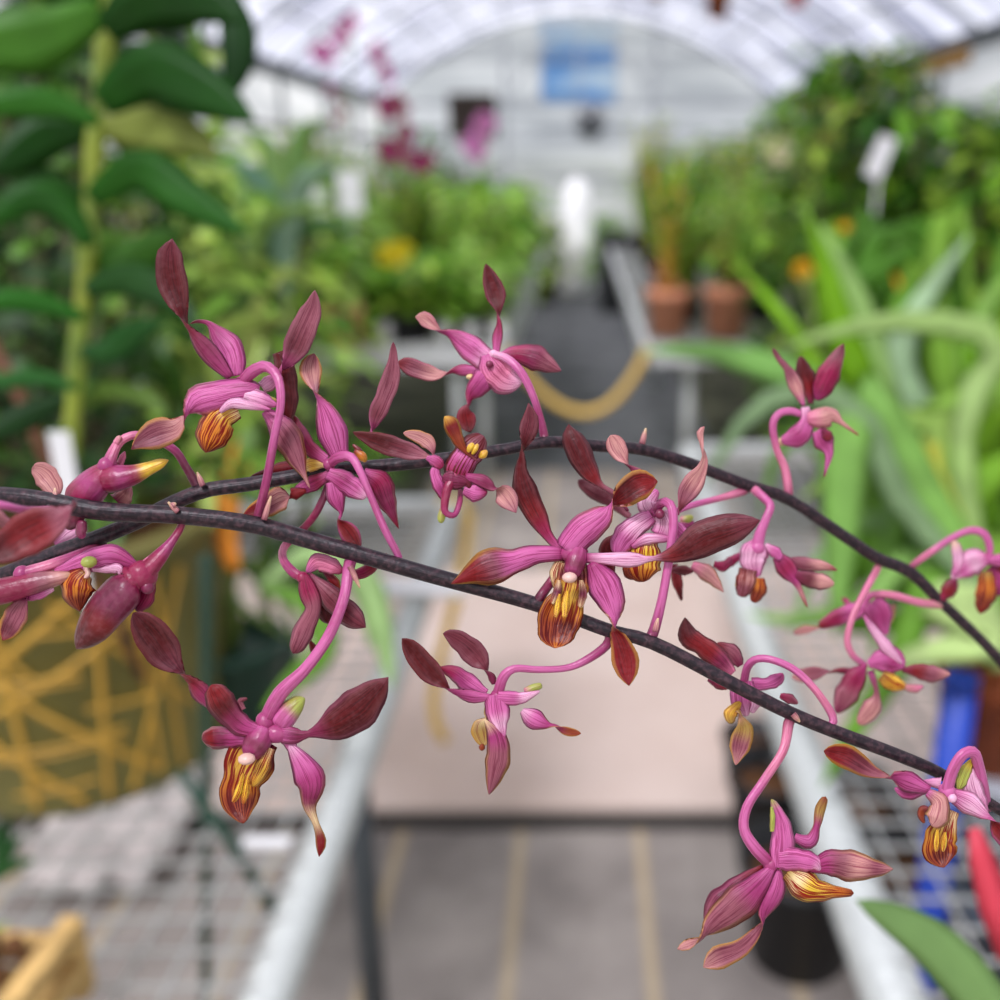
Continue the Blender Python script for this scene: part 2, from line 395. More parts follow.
# --- small flower in the middle seen from behind its striped lip
f = FL(rear, fF, -10, [(60, 262, 8, 12), (58, 300, 9, 0), (42, 338, 9, -8), (14, 325, 11, -10), (22, 260, 14, -8), (45, 225, 14, -4)], 'MVMM')
f.p([(600,735,12),(480,708,-42),(330,665,-66),(200,622,-50),(120,592,-24),(78,575,-5)], 'mDrR', 'TDdRRR', (0, -6), fr=fO)
f.p([(595,735,10),(560,650,-42),(490,605,-42),(396,580,-14)], 'TD', 'mTT', (8, 8), fr=fO, rim=1)
f.p([(860,757,5),(765,670,26),(722,590,46),(690,520,48),(652,478,16)], 'DBBrG', 'rR', (-8, -14), fr=fO, rim=1)
f.lip([(715,890,70),(745,800,92),(800,710,90),(850,650,82),(900,600,36)], 'MMVPDDD', 'MD', (-2, 2), fr=fO, cup=.5)
f.r([(800,700,10,-12),(815,670,20,-14),(835,645,10,-12)], 'YY', 'callus', fr=fO, tipz=-2).r([(825,715,8,-12),(845,680,18,-14),(862,650,8,-12)], 'YY', 'callus', fr=fO).r([(870,735,10,-6),(895,715,26,-8),(920,690,10,-8)], 'YG', 'callus', fr=fO)
f.p([(640,860,20),(700,870,70),(790,890,35),(810,930,10)], 'mmR', 'R', (-6, -6), fr=fO)
f.p([(540,735,12),(600,760,40),(640,800,20)], 'PM', 'PM', (-6, -6), fr=fO)
f.p([(600,790,20),(595,840,36),(630,930,42),(670,1010,20)], 'PPVM', 'PM', (-4, -4), fr=fO)
f.p([(75,225,10),(125,238,20),(158,262,8),(180,272,-28),(205,300,-28),(224,332,-4)], 'VmmD', 'VDTD', (-6, -12))
f.p([(70,262,15),(105,272,28),(140,270,6)], 'PPM', 'PM', (-4, -4))
f.r([(12,310,9),(4,345,12),(4,362,6)], 'Pgg', 'spur', tipz=-3)

# --- upper middle flower facing away
f = FL(rear, fB, 75, [(785, 712, 17, -10), (768, 640, 15, -16), (742, 560, 15, -22), (700, 475, 17, -22), (645, 420, 17, -16), (590, 400, 14, -6)], 'mVPPL')
f.p([(600,405,12),(605,340,20),(613,285,10),(613,250,-4),(600,175,-38),(578,110,-32),(560,52,-6)], 'PMMr', 'MrRRR', (0, 10))
f.p([(580,440,40),(500,375,52),(440,330,25),(400,312,8),(360,290,-20),(320,262,-28),(290,258,-10)], 'LPVVm', 'LHHTTT', (0, 8))
f.p([(530,462,18),(465,462,22),(425,465,6),(370,478,-24),(300,460,-36),(250,440,-28),(215,436,-5)], 'PMMr', 'MDTDr', (4, 4))
f.p([(610,410,12),(680,400,35),(750,415,50),(800,440,35),(852,466,4)], 'PMmDD', 'PMD', (2, -4))
f.p([(570,400,30),(590,450,65),(640,500,60),(700,510,14)], 'PHL', 'PP', (-4, -8))
f.p([(575,470,45),(535,520,45),(505,555,26),(492,585,6),(480,620,-26),(490,665,-36),(500,702,-10)], 'PVMMr', 'PMDrR', (-4, 0))
f.r([(625,488,10),(660,500,17),(702,510,10)], 'LCg', 'spur', tipz=-4).r([(530,495,8),(500,488,12),(485,490,5)], 'GC', 'lip')
f.n(575, 440, 16, 'm', 'column', -14)

# --- the big flower in the centre
f = FL(front, fF, 0, [(282, 590, 17, 0), (300, 572, 15, 4), (330, 530, 14, 12), (370, 470, 16, 12)], 'kmMV')
f.p([(355,442,12),(318,400,15),(290,350,30),(255,280,38),(238,215,22),(243,165,8),(258,100,-26),(266,50,-22),(260,8,-5)], 'PMrRRRRr', 'mrRRRRdd', (-2, -8))
f.p([(372,442,36),(418,388,50),(470,348,38),(500,322,14),(532,290,-32),(575,255,-44),(612,243,-38),(640,240,-12)], 'PPPPVm', 'PVTrrRrr', (-4, -10), rim=1)
f.p([(360,452,22),(280,455,28),(215,475,40),(150,490,54),(95,510,36),(60,528,14),(32,541,3)], 'VPPPDrrr', 'PDd', (-2, -16), rim=1, wav=.12)
f.p([(430,465,15),(500,467,20),(570,470,22),(628,466,7),(700,450,32),(780,405,53),(860,378,48),(912,362,26),(942,354,4)], 'VLLLrRRRdd', 'PDd', (-4, -26), rim=0, cup=.25)
f.p([(445,478,18),(480,540,48),(505,595,44),(512,645,14),(505,668,-4),(528,710,-30),(545,765,-40),(552,810,-28),(556,841,-5)], 'VPPVPC', 'VPPCrrrr', (-4, -10), rim=1)
f.p([(355,470,12),(338,510,16),(345,560,8)], 'CCo', 'oo', (2, 0), mt=M_LIP)
f.lip([(392,480,42),(390,530,48),(378,580,52),(354,636,64),(342,688,58),(338,730,22)], 'CmGGOBBO', 'OB', (-2, -20), cup=-.28, m=8, rim=1)
f.lip([(375,560,5),(368,600,13),(366,640,8)], 'YYG', 'Y', (-20, -32)).lip([(352,570,4),(345,610,10),(340,640,5)], 'YYG', 'Y', (-20, -32)).lip([(350,530,6),(345,565,14),(330,600,10)], 'CmC', 'C', (-8, -14)).lip([(415,530,6),(420,570,13),(412,610,8)], 'CmC', 'C', (-8, -14))
f.r([(408,436,24),(400,470,32),(386,515,24)], 'PVmV', 'column', tipz=-12)
f.n(381, 522, 20, 'W', z=-26, sx=1.1, sy=.75).n(392, 446, 40, 'V', 'hub', 2, sx=1.1, sy=.8)

# --- flower behind the big one
f = FL(front, fF, 22, [(625, 690, 17, -16), (650, 600, 14, -22), (672, 480, 13, -24), (686, 370, 14, -24), (680, 312, 14, -20), (655, 300, 14, -12), (632, 330, 13, 0)], 'mPPPV')
f.p([(440,755,8),(370,670,15),(300,622,18),(235,540,55),(190,450,66),(152,370,42),(144,320,6)], 'mDDrRRRR', 'mDdd', (6, 18), fr=fN)
f.p([(450,785,15),(340,695,35),(260,650,40),(190,600,15)], 'Ddd', 'dd', (70, 90), fr=fN)
f.p([(545,600,8),(490,565,26),(450,530,6),(400,465,-46),(370,410,-44),(352,376,-18)], 'mmr', 'mTTTT', (4, 10), fr=fN)
f.p([(690,775,8),(728,680,-44),(770,610,-52),(815,530,-26),(822,460,-6),(800,370,20),(822,332,8)], 'VDTT', 'rDTTTD', (0, -6), fr=fN)
f.p([(560,780,35),(470,840,60),(410,910,62),(385,975,25)], 'PLPP', 'PP', (-4, -8), fr=fN)
f.p([(580,780,40),(540,710,56),(590,650,15)], 'PLP', 'PP', (4, 6), fr=fN)
f.p([(600,760,40),(620,820,60),(600,880,50)], 'LLP', 'PP', (0, 0), fr=fN)
f.p([(460,935,12),(540,895,30),(650,895,14)], 'PLP', 'PP', (-8, -8), fr=fN)
f.p([(640,800,30),(720,880,40),(800,900,12)], 'PPV', 'PP', (4, 4), fr=fN)
f.lip([(605,415,36),(600,465,52),(595,505,48),(600,535,16)], 'CYGOB', 'OB', (-2, -2))
f.lip([(560,470,12),(555,505,18),(575,525,8)], 'OBB', 'OB', (-2, -2))
f.n(600, 770, 26, 'm', 'column', -12, fr=fN)
f.p([(530,405,15),(495,430,24),(495,480,22),(512,516,5)], 'rR', 'rR', (6, 6))

# --- partly hidden flower on the farther stem beside it
f = FL(rear, fH, 130, [(385, 728, 22, 15), (280, 762, 16, 0), (140, 798, 15, -20), (60, 830, 14, -25)], 'mHPP')
f.p([(70,520,18),(85,600,28),(108,705,6)], 'drR', 'rd', (0, 0), fr=fI).p([(160,525,20),(240,570,42),(320,662,3)], 'HTT', 'TT', (-20, -20), fr=fI, rim=1)
f.p([(60,550,8),(115,552,26),(168,556,8)], 'dRd', 'd', (-30, -30), fr=fI).p([(270,520,15),(320,530,28),(360,490,8)], 'MMm', 'M', (0, 0), fr=fI)
f.r([(90, 860, 12), (125, 860, 20), (150, 845, 8)], 'Hgg').p([(90, 900, 20), (130, 900, 40), (170, 935, 14)], 'PVM', 'P')

# --- hanging pink flower right of centre
f = FL(rear, fI, 150, [(455, 135, 24, 8), (520, 190, 22, 0), (552, 232, 22, -8), (528, 300, 22, -12), (500, 370, 28, -12), (485, 440, 34, -10)], 'HPPPP')
f.p([(490,400,24),(475,450,70),(465,510,66),(480,590,26)], 'PLP', 'P', (-10, -10)).p([(520,430,18),(580,465,30),(600,500,14)], 'LPP', 'P', (-6, -10))
f.lip([(440,545,44),(425,620,50),(405,685,22)], 'DTDD', 'OD', (-14, -16)).lip([(490,590,30),(490,650,44),(465,712,16)], 'OOBB', 'OB', (-10, -10))
f.lip([(410,580,20),(395,620,20),(385,650,8)], 'GGO', 'OB', (-10, -10))
f.p([(585,480,30),(640,550,52),(685,615,20),(715,685,12),(738,738,5)], 'VMVTB', 'MD', (-4, -10)).p([(620,500,15),(720,520,36),(820,530,24),(888,552,5)], 'mDTr', 'DD', (4, 4))
f.p([(680,575,25),(760,600,44),(830,612,36),(872,622,10)], 'mdTT', 'DD', (-8, -8)).p([(440,455,10),(350,510,25),(305,548,10)], 'PMm', 'M', (0, 0))

# --- blurred upper right flower standing on its curved stalk
f = FL(rear, fH, 185, [(585, 745, 22, 5), (568, 630, 20, -5), (532, 545, 17, -10), (513, 440, 18, -12), (535, 385, 18, -10), (590, 368, 18, -5), (645, 385, 16, 0)], 'mHHPPP')
f.p([(655,345,8),(612,240,36),(578,175,18),(540,130,14),(512,82,8)], 'PTDDd', 'dDd', (4, 4)).p([(685,335,12),(682,260,36),(655,190,42),(638,118,10)], 'mrRR', 'rR', (8, 8))
f.p([(712,318,10),(735,270,48),(772,190,52),(812,110,28),(836,60,4)], 'VMMDd', 'mD', (0, -5), rim=2).p([(660,350,20),(665,420,34),(630,480,52),(550,505,20)], 'LPVP', 'PP', (-4, -6))
f.p([(670,400,25),(740,400,52),(785,390,34),(830,425,12),(905,480,5)], 'HTTB', 'TT', (-8, -14)).p([(715,455,30),(745,505,48),(768,560,22),(758,620,10),(745,672,3)], 'PVPPr', 'PM', (-6, -6))
f.r([(610,485,16),(560,505,20),(518,522,9)], 'HCC').p([(740,450,10),(760,480,26),(765,505,12)], 'mr', 'mr', (-12, -12))

# --- left cluster: closed flower above the stems
f = FL(rear, fC, 0, [(792, 268, 22, 24), (748, 195, 17, 18), (700, 122, 17, 14), (620, 78, 16, 12), (540, 60, 17, 8), (472, 95, 20, 4), (430, 185, 30, 0)], 'SmVVHV', name='flower')
f.r([(455,180,22),(420,215,52),(370,265,70),(320,320,72),(300,350,50)], 'MMVMm', 'hood', tipz=10)
f.r([(380,240,48),(450,235,56),(530,220,42),(600,192,27),(640,175,22),(674,160,9)], 'MMVMYYG', 'spur', tipz=-4)
f.p([(235,325,12),(215,270,-42),(170,212,-46),(128,192,-20)], 'TT', 'mTTT', (20, 25), rim=2).p([(470,330,40),(500,300,34),(520,255,6)], 'mTH', 'TD', (25, 25))
f.p([(475,185,14),(490,150,14),(500,125,3)], 'HH', 'HH', (10, 10)).r([(462,95,14),(476,72,12),(480,62,5)], 'HT', 'bract')

# --- left cluster: open flower with the round golden lip
f = FL(rear, fC, -14, [(405, 500, 22, 30), (320, 540, 24, 20), (200, 582, 24, 6), (90, 615, 26, 0)], 'SmVHV')
f.p([(220,610,16),(340,570,42),(440,545,50),(520,572,28),(558,588,5)], 'PPPVV', 'PP', (4, 0)).p([(220,500,16),(280,465,45),(330,430,22)], 'PLP', 'P', (60, 60))
f.p([(370,600,6),(410,600,12),(470,595,22),(480,620,6)], 'LLL', 'P', (-4, -4))
f.lip([(345,612,30),(318,645,66),(308,700,62),(320,766,6)], 'oOOBB', 'OB', (0, -2), cup=.5).r([(340,580,10),(350,615,14),(330,635,6)], 'WW', 'column', tipz=-6)
f.n(356, 568, 28, 'g', z=-10, sx=1.1, sy=.8)
f.r([(302,618,14),(250,628,26),(150,650,44),(30,680,52),(-60,700,50),(-120,720,20)], 'oTDMMmm', 'hood', tipz=-6)
f.p([(215,675,8),(160,695,22),(105,712,14)], 'LPV', 'P', (-2, -2)).p([(112,700,8),(85,740,-32),(55,800,-50),(28,850,-36),(10,882,-5)], 'VDr', 'VDDdr', (-2, -6), rim=1)
f.r([(300,340,30),(300,380,44),(270,430,20)], 'rmR', 'column', tipz=20, fr=fC)
f.r([(330,400,18),(325,450,24),(340,470,10)], 'mmV', 'column')

# --- left cluster: fat dark bud
f = FL(front, fC, -14, [(722, 430, 16, 12), (690, 482, 18, 6), (640, 545, 32, 2), (570, 620, 46, 0)], 'mMVMM', name='bud', lab='plump dark magenta bud hanging below the stem')
f.r([(610,545,14),(560,620,46),(500,650,70)], 'HMM', 'bud_tip')
f.r([(545,640,50),(500,680,78),(430,755,80),(370,835,68),(325,890,38),(305,915,12)], 'MmmrRR', 'hood', tipz=-4)
f.n(590, 670, 26, 'm', 'column', -4).p([(605,640,20),(580,715,36),(545,765,14)], 'rMm', 'mm', (8, 10))

# --- out of focus flower closest to the lens at the left edge
f = FL(front, fC, -150, [(195, 358, 16, 100), (150, 362, 17, 60), (90, 360, 17, 20), (0, 340, 18, 0), (-90, 335, 20, 0)], 'PPPP')
f.p([(300,325,15),(220,398,-66),(120,450,-86),(40,500,-76),(-10,540,-40),(-50,560,-10)], 'Drr', 'DDrrRR', (0, -10)).p([(-70,345,30),(0,398,32),(58,425,5)], 'TD', 'TDD', (30, 30))
f.p([(-90,330,30),(-200,280,60),(-300,300,20)], 'PVr', 'PM')

# --- small drooping flower under the crossing
f = FL(rear, fE, 14, [(405, 185, 20, 10), (385, 250, 18, 4), (340, 340, 18, 6), (280, 410, 18, 18), (205, 480, 19, 24), (195, 540, 20, 10), (240, 600, 24, 0), (285, 625, 22, -4)], 'kmmMMHVM')
f.p([(305,602,10),(350,558,42),(420,575,38),(468,602,14)], 'PHHM', 'PM', (0, 0)).p([(290,612,18),(308,680,46),(332,765,38),(295,855,46),(262,930,42),(240,970,16)], 'MMDDDd', 'MD', (-6, -12))
f.p([(315,610,10),(390,690,48),(470,770,58),(530,820,46),(572,852,8)], 'mDdddd', 'dD', (-2, -10)).p([(345,650,30),(372,740,45),(400,810,32),(412,838,5)], 'rRR', 'rR', (10, 10))
f.p([(380,590,10),(430,650,24),(450,710,8)], 'mrB', 'm', (8, 8), rim=1).p([(470,625,15),(560,602,28),(620,560,20),(668,514,5)], 'HMrr', 'rR', (22, 22))
f.p([(318,915,8),(340,960,20),(352,1002,5)], 'rR', 'R', (8, 8))

# --- lower left flower with the striped golden lip
f = FL(front, fD, -10, [(715, 85, 19, 10), (700, 180, 17, 4), (652, 300, 18, -4), (580, 402, 19, -6), (500, 480, 24, -6), (455, 565, 24, -2)], 'VPPPPV')
f.p([(300,530,12),(252,475,30),(212,425,6),(160,378,-42),(110,312,-62),(62,252,-38),(40,228,-10)], 'Vrrr', 'rdddRRd', (0, -10)).p([(440,600,22),(380,580,34),(330,530,44),(300,480,42),(285,452,12)], 'PVmRrr', 'VmD', (-8, -12))
f.p([(385,530,10),(375,505,10),(398,495,4)], 'Dd', 'd', (-8, -8))
f.p([(390,620,24),(320,618,36),(275,620,30),(256,625,8)], 'PVmrd', 'PL', (0, 4), rim=2).p([(500,605,26),(550,612,26),(590,606,12),(660,582,46),(735,535,70),(785,488,50),(820,450,26),(839,428,3)], 'PmmRRRRd', 'VD', (-6, -16), cup=.2)
f.p([(530,640,12),(575,710,42),(598,765,46),(592,830,22),(612,885,10),(628,940,18),(622,990,5)], 'LPVmCrr', 'PV', (-2, -8), rim=1)
f.r([(490,585,36),(520,545,38),(555,510,26),(578,494,8)], 'PPgg')
f.lip([(450,622,48),(408,690,78),(378,765,62),(374,825,58),(386,886,10)], 'mmGGOBBB', 'OB', (2, -8), cup=-.3, m=8, rim=1)
f.lip([(470,650,14),(440,720,22),(412,770,10)], 'CGG', 'G', (-8, -10)).lip([(385,730,5),(368,790,12),(352,820,5)], 'YYO', 'Y', (-14, -18)).lip([(400,740,5),(392,790,12),(385,825,5)], 'YYO', 'Y', (-14, -18))
f.r([(450,590,36),(425,640,44),(400,675,26)], 'PVmV', 'column', tipz=-12).n(396, 684, 22, 'W', z=-24, sx=1.2, sy=.75).n(490, 600, 40, 'V', 'hub', 0, sx=1.3, sy=.8).p([(505,600,22),(525,625,22),(545,665,14)], 'VPL', 'V', (0, -2))

# --- lower middle side-on flower
f = FL(front, fG, 0, [(905, 185, 20, 8), (832, 242, 18, 4), (742, 282, 15, 0), (620, 290, 15, -4), (520, 286, 17, -6), (472, 322, 22, -6), (448, 400, 24, 0)], 'mVPPPV')
f.p([(432,352,8),(420,312,14),(375,250,-44),(310,185,-48),(252,148,-28),(220,140,-6)], 'md', 'rddddd', (4, 4)).p([(420,405,14),(345,402,28),(268,378,10),(200,330,-36),(132,260,-50),(82,195,-36),(50,160,-8)], 'PVrr', 'PmRRRRR', (-2, -12))
f.p([(400,392,20),(330,350,42),(265,302,30),(198,284,8)], 'PPVMr', 'PM', (4, 8)).p([(440,395,38),(448,460,54),(462,530,28),(478,572,5)], 'PPLP', 'P', (-4, -6), rim=0)
f.p([(450,405,30),(520,410,30),(560,405,22),(625,380,6)], 'PPLL', 'P', (-6, -6)).r([(560,385,18),(600,366,18),(634,355,12)], 'Hgg')
f.p([(405,440,10),(400,480,8),(382,528,-44),(392,590,-30),(400,605,-6)], 'om', 'mCoo', (4, 4), rim=1).p([(385,600,6),(383,615,14),(380,628,5)], 'BB', 'B', (2, 2))
f.p([(395,500,6),(440,560,38),(452,640,52),(435,730,40),(412,812,4)], 'CVDDD', 'DD', (-4, -8), rim=1).p([(550,460,14),(590,490,44),(640,515,28),(678,526,4),(740,548,-20),(796,556,-7)], 'LPVVm', 'VPVVBB', (0, -4), rim=1)

# --- flower half behind the stem right of centre
f = FL(front, fJ, 40, [(722, 492, 18, -30), (652, 380, 16, -30), (562, 292, 16, -28), (470, 250, 16, -24), (402, 246, 17, -18), (364, 280, 18, -10), (350, 345, 18, 0)], 'PHPPV')
f.p([(305,305,15),(245,245,44),(175,190,42),(118,150,44),(104,72,8)], 'HmrrRR', 'rR', (0, 10)).p([(335,275,15),(300,220,36),(235,182,10)], 'mDr', 'dD', (20, 20))
f.p([(345,335,48),(342,410,50),(362,485,10)], 'PPL', 'P', (0, 0)).p([(200,330,8),(250,355,20),(290,365,6)], 'mr', 'R', (5, 5)).p([(335,425,10),(295,475,30),(300,515,10)], 'GGo', 'G', (-4, -4))
f.p([(320,460,8),(350,530,-34),(335,600,-46),(315,688,-6)], 'oo', 'ToDT', (-8, -8), rim=1).p([(380,350,30),(440,350,26),(490,330,28),(512,305,8)], 'PPV', 'P', (4, 4)).p([(500,398,10),(540,412,22),(575,432,5)], 'MD', 'MD', (10, 10))
f.p([(370,385,20),(400,420,24),(380,470,10)], 'LL', 'P', (-3, -3))

# --- low right flower with the yellow lip
f = FL(front, fL, -6, [(460, 80, 20, 16), (440, 180, 17, 8), (370, 290, 17, 2), (312, 380, 18, -4), (300, 460, 19, -6), (340, 530, 22, -6), (395, 585, 22, 0)], 'mHHPPPV')
f.p([(425,600,30),(438,520,46),(432,440,32),(410,378,16),(397,354,4)], 'PPPPg', 'PL', (-4, 0)).p([(400,470,8),(402,420,10),(398,380,5)], 'gg', 'g', (-12, -8))
f.p([(425,570,40),(490,570,42),(555,585,30),(570,610,8)], 'PPPL', 'P', (-6, -8)).p([(530,608,10),(600,582,46),(680,592,56),(765,602,36),(833,604,4)], 'VVDTDT', 'PT', (-4, -14), rim=1)
f.p([(480,490,16),(535,505,26),(560,450,14),(572,390,20),(592,345,12)], 'PPVoB', 'PD', (6, 10), rim=1)
f.lip([(455,615,26),(505,655,54),(555,680,46),(620,685,24),(692,690,14)], 'oCYGOB', 'YO', (-2, -8), cup=.5)
f.p([(400,600,16),(335,675,52),(265,740,64),(195,795,44),(150,838,8),(105,870,-20),(62,890,-10)], 'PVDDDT', 'VDDTT', (-4, -16), rim=1)
f.p([(425,605,10),(410,680,38),(372,755,26),(352,815,-14),(290,885,-34),(210,920,-42),(155,955,-14)], 'PVmD', 'VVDDDT', (0, -10), rim=1).p([(370,595,10),(310,640,30),(225,730,62),(165,800,20)], 'rmD', 'm', (8, 8))

# --- far right flower on the nearer spray
f = FL(front, fM, 0, [(850, 490, 24, 24), (836, 400, 24, 14), (812, 300, 26, 2), (788, 238, 27, -8), (738, 250, 27, -12), (692, 325, 28, -10), (668, 415, 30, -4)], 'VPPPPP')
f.p([(590,410,20),(500,375,48),(430,345,24),(400,345,-8),(320,322,-32),(220,262,-58),(150,240,-42),(108,232,-14)], 'PVMr', 'VmTDdrr', (0, -6), rim=1).p([(560,400,30),(490,425,30),(430,400,8)], 'PVP', 'P', (6, 6))
f.p([(640,380,30),(600,375,20),(545,375,8)], 'LP', 'P', (4, 4)).p([(580,420,20),(632,465,44),(622,540,54),(598,572,18)], 'PTTTT', 'T', (-8, -16), rim=1).p([(600,505,8),(560,500,22),(552,530,16),(566,560,6)], 'DBB', 'B', (-4, -4))
f.lip([(690,500,34),(655,580,62),(635,650,78),(640,710,72),(655,762,14)], 'CCGOBB', 'OB', (2, -6), cup=-.3, rim=1).lip([(625,590,6),(622,650,16),(618,690,6)], 'YYG', 'Y', (-16, -20)).lip([(660,600,5),(655,650,14),(650,690,5)], 'YYG', 'Y', (-16, -20))
f.p([(690,430,34),(770,470,50),(830,515,30),(860,540,6),(900,590,-40),(970,640,-60),(1040,700,-20)], 'PLPPV', 'PPrrdd', (-4, -10)).p([(790,270,10),(760,310,26),(735,370,28),(720,410,10)], 'Ygg', 'g', (2, 0))
f.p([(775,290,10),(780,380,44),(810,460,42),(855,520,8)], 'LLP', 'P', (4, 4)).n(690, 445, 22, 'L', 'column', -10)

# --- blurred pair on the farther stem at the right
f = FL(rear, fK, 215, [(352, 268, 18, 20), (300, 362, 17, 4), (242, 480, 16, -10), (215, 590, 16, -14), (240, 660, 16, -10), (292, 702, 14, 0)], 'THHHHP')
f.p([(300,702,10),(255,760,48),(205,850,54),(165,925,14)], 'VMDm', 'MD', (-4, -6)).p([(265,730,8),(200,730,15),(152,730,5),(80,740,-28),(0,755,-30),(-40,762,-5)], 'mrr', 'mDDT', (2, 2))
f.p([(310,702,18),(370,685,55),(430,690,62),(476,712,18)], 'PPVP', 'P', (-6, -8)).p([(290,480,8),(345,560,22),(400,630,28),(465,700,8)], 'PLLL', 'P', (-12, -12)).p([(462,725,10),(530,730,32),(600,745,42),(684,746,8)], 'mrDT', 'D', (-4, -10))
f.lip([(370,750,30),(420,785,40),(480,805,16)], 'oYG', 'G', (-8, -8)).p([(460,800,10),(520,812,20),(560,800,6)], 'TH', 'T', (-4, -4)).p([(320,730,18),(348,830,14),(322,905,48),(265,975,18)], 'PDTT', 'D', (4, 4)).p([(400,620,15),(430,640,20),(450,680,8)], 'mr', 'm', (8, 8))
f = FL(rear, fK, 275, [(642, 448, 20, 10), (540, 420, 19, 0), (420, 387, 18, -8), (330, 385, 17, -6), (300, 420, 15, 0)], 'THHP')
f.p([(300,440,30),(250,460,40),(180,485,40),(85,530,20)], 'PPMr', 'P', (0, 0)).p([(90,535,-4),(20,545,-20),(-30,560,-8)], 'T', 'TT', (4, 4)).p([(320,420,40),(360,470,62),(390,570,12)], 'PVP', 'P', (-4, -4)).p([(430,430,8),(410,480,22),(385,560,8)], 'Too', 'T', (10, 10)).p([(230,440,8),(210,415,14),(190,400,5)], 'HM', 'M', (4, 4))
f = FL(rear, fK, 285, [(515, 250, 17, 5), (600, 188, 17, 0), (700, 122, 17, -5), (780, 92, 18, -8), (840, 112, 20, -8), (864, 180, 18, -4), (850, 225, 16, 0)], 'mHPPPP')
f.p([(860,225,25),(790,235,62),(730,275,44),(690,315,10)], 'PLPL', 'P', (0, 0)).p([(685,125,6),(710,170,24),(720,240,26),(700,300,8)], 'CLP', 'P', (-4, -4)).p([(705,315,15),(680,358,38),(640,412,12)], 'mrM', 'm', (0, 0))
f.p([(860,230,20),(930,228,32),(1000,235,26),(1060,260,8)], 'PPTT', 'P', (-4, -4)).lip([(850,280,34),(850,360,50),(830,430,38),(818,472,8)], 'oOBr', 'O', (4, 4)).p([(860,260,30),(910,330,40),(890,390,15)], 'mVm', 'M', (6, 6))
f.p([(900,260,20),(980,300,40),(1040,330,30)], 'rm', 'm', (4, 4))
for sp_, st_, pp, mm in ((front, FS[0], (-.50, .16), .006), (rear, RS[0], (-.56, .42), .006)):
    a_ = W(st_[0], st_[1], st_[3]); bx = Vector((pp[0], pp[1], .86)); mbs = MB()
    mbs.tube([a_ + Vector((.004, 0, 0)), a_ + Vector((-.05, 0, -.03)), a_.lerp(bx, .35) + Vector((-.06, 0, .02)), a_.lerp(bx, .7) + Vector((-.03, 0, 0)), bx], [.0022, .0026, .0032, .004, .005], 10, K['S']); mbs.build('stem_base', M_STEM, sp_)
    mbs = MB(); mbs.lathe([(0, 0), (.06, 0), (.078, .1), (.082, .1), (.082, .12), (.074, .12), (.07, .1), (0, .1)], 24, (pp[0], pp[1], .756)); mbs.build('pot', M_STEM, sp_)
for nx, ny, a in ((207, 486, 0), (118, 508, 1), (178, 510, 1), (261, 520, 1), (352, 568, 0), (645, 438, 1), (654, 634, 1), (792, 716, 1)):
    z = -14 if a else 5
# small pale bracts at the joints
for sp, x, y, dx, dy, z in ((rear, 203, 486, -6, -14, 10), (front, 178, 512, -10, -10, -18), (front, 264, 520, 7, -24, -14), (front, 350, 566, 10, 22, -12), (rear, 642, 444, 4, -16, 85), (front, 655, 632, 3, -14, -8),
                        (front, 793, 714, 7, 8, 0), (front, 55, 500, 0, -12, -20), (front, 172, 506, 4, -3, -20)):
    rod([(x, y, 3.2), (x + dx * .5, y + dy * .5, 2.8), (x + dx, y + dy, .8)], 'DTC', 8, 8, 'bract', sp, dz=z)
# ================================================================== materials of the place
M_LEAF = mat('leaf', attr=True, rough=.42, spec=.28, trans=.34, noise_s=14, noise_a=.25)
M_STALK = mat('stalk', attr=True, rough=.5)
M_TERRA = mat('terracotta', 'd08f70', .85, .2, noise_s=20, noise_a=.2)
M_TERRAD = mat('dark_terracotta', '8c4420', .7, .3, noise_s=20, noise_a=.2)
M_BLACK = mat('black_plastic', '18191b', .45)
M_DGREEN = mat('dark_green_plastic', '143d2c', .5)
M_WHITE = mat('white_plastic', 'eeeeee', .4)
M_GALV = mat('galvanised_steel', 'c6cbc7', .45, .5, .1, noise_s=60, noise_a=.1)
M_GALVW = mat('galvanised_wire', 'b9bbb8', .45, .5, .4)
M_EDGE = mat('pale_bench_edge', 'd3d6d5', .5, .4, noise_s=6, noise_a=.08)
M_DSTEEL = mat('grey_steel', '4a4f52', .5, .5, .3)
M_YEL = mat('yellow_rope', 'e9c264', .6, .3, noise_s=90, noise_a=.15)
M_GOLD = mat('gold_line', 'c59a3c', .45, .5, noise_s=40, noise_a=.12)
M_OLIVE = mat('olive_glaze', '7d7740', .5, .4, noise_s=9, noise_a=.12)
M_WOOD = mat('pale_wood', 'c9a66a', .7, .2, noise_s=26, noise_a=.3)
M_BARK = mat('bark', '6a4a32', .9, .1, noise_s=60, noise_a=.5, bump=.6)
M_BLUE = mat('blue_plastic', '1f47b8', .4)
M_CORAL = mat('coral_plastic', 'ef4f63', .4, trans=.3)
M_TEAL = mat('teal_string', '2f9a7c', .6)
M_SLATE = mat('slate_plastic', '4c5560', .5)  # shadow tone of the added tub
M_CREAM = mat('cream_label', 'd8c8a4', .6)
M_GWOOD = mat('brown_timber', '9a7238', .8, .2, noise_s=8, noise_a=.3)

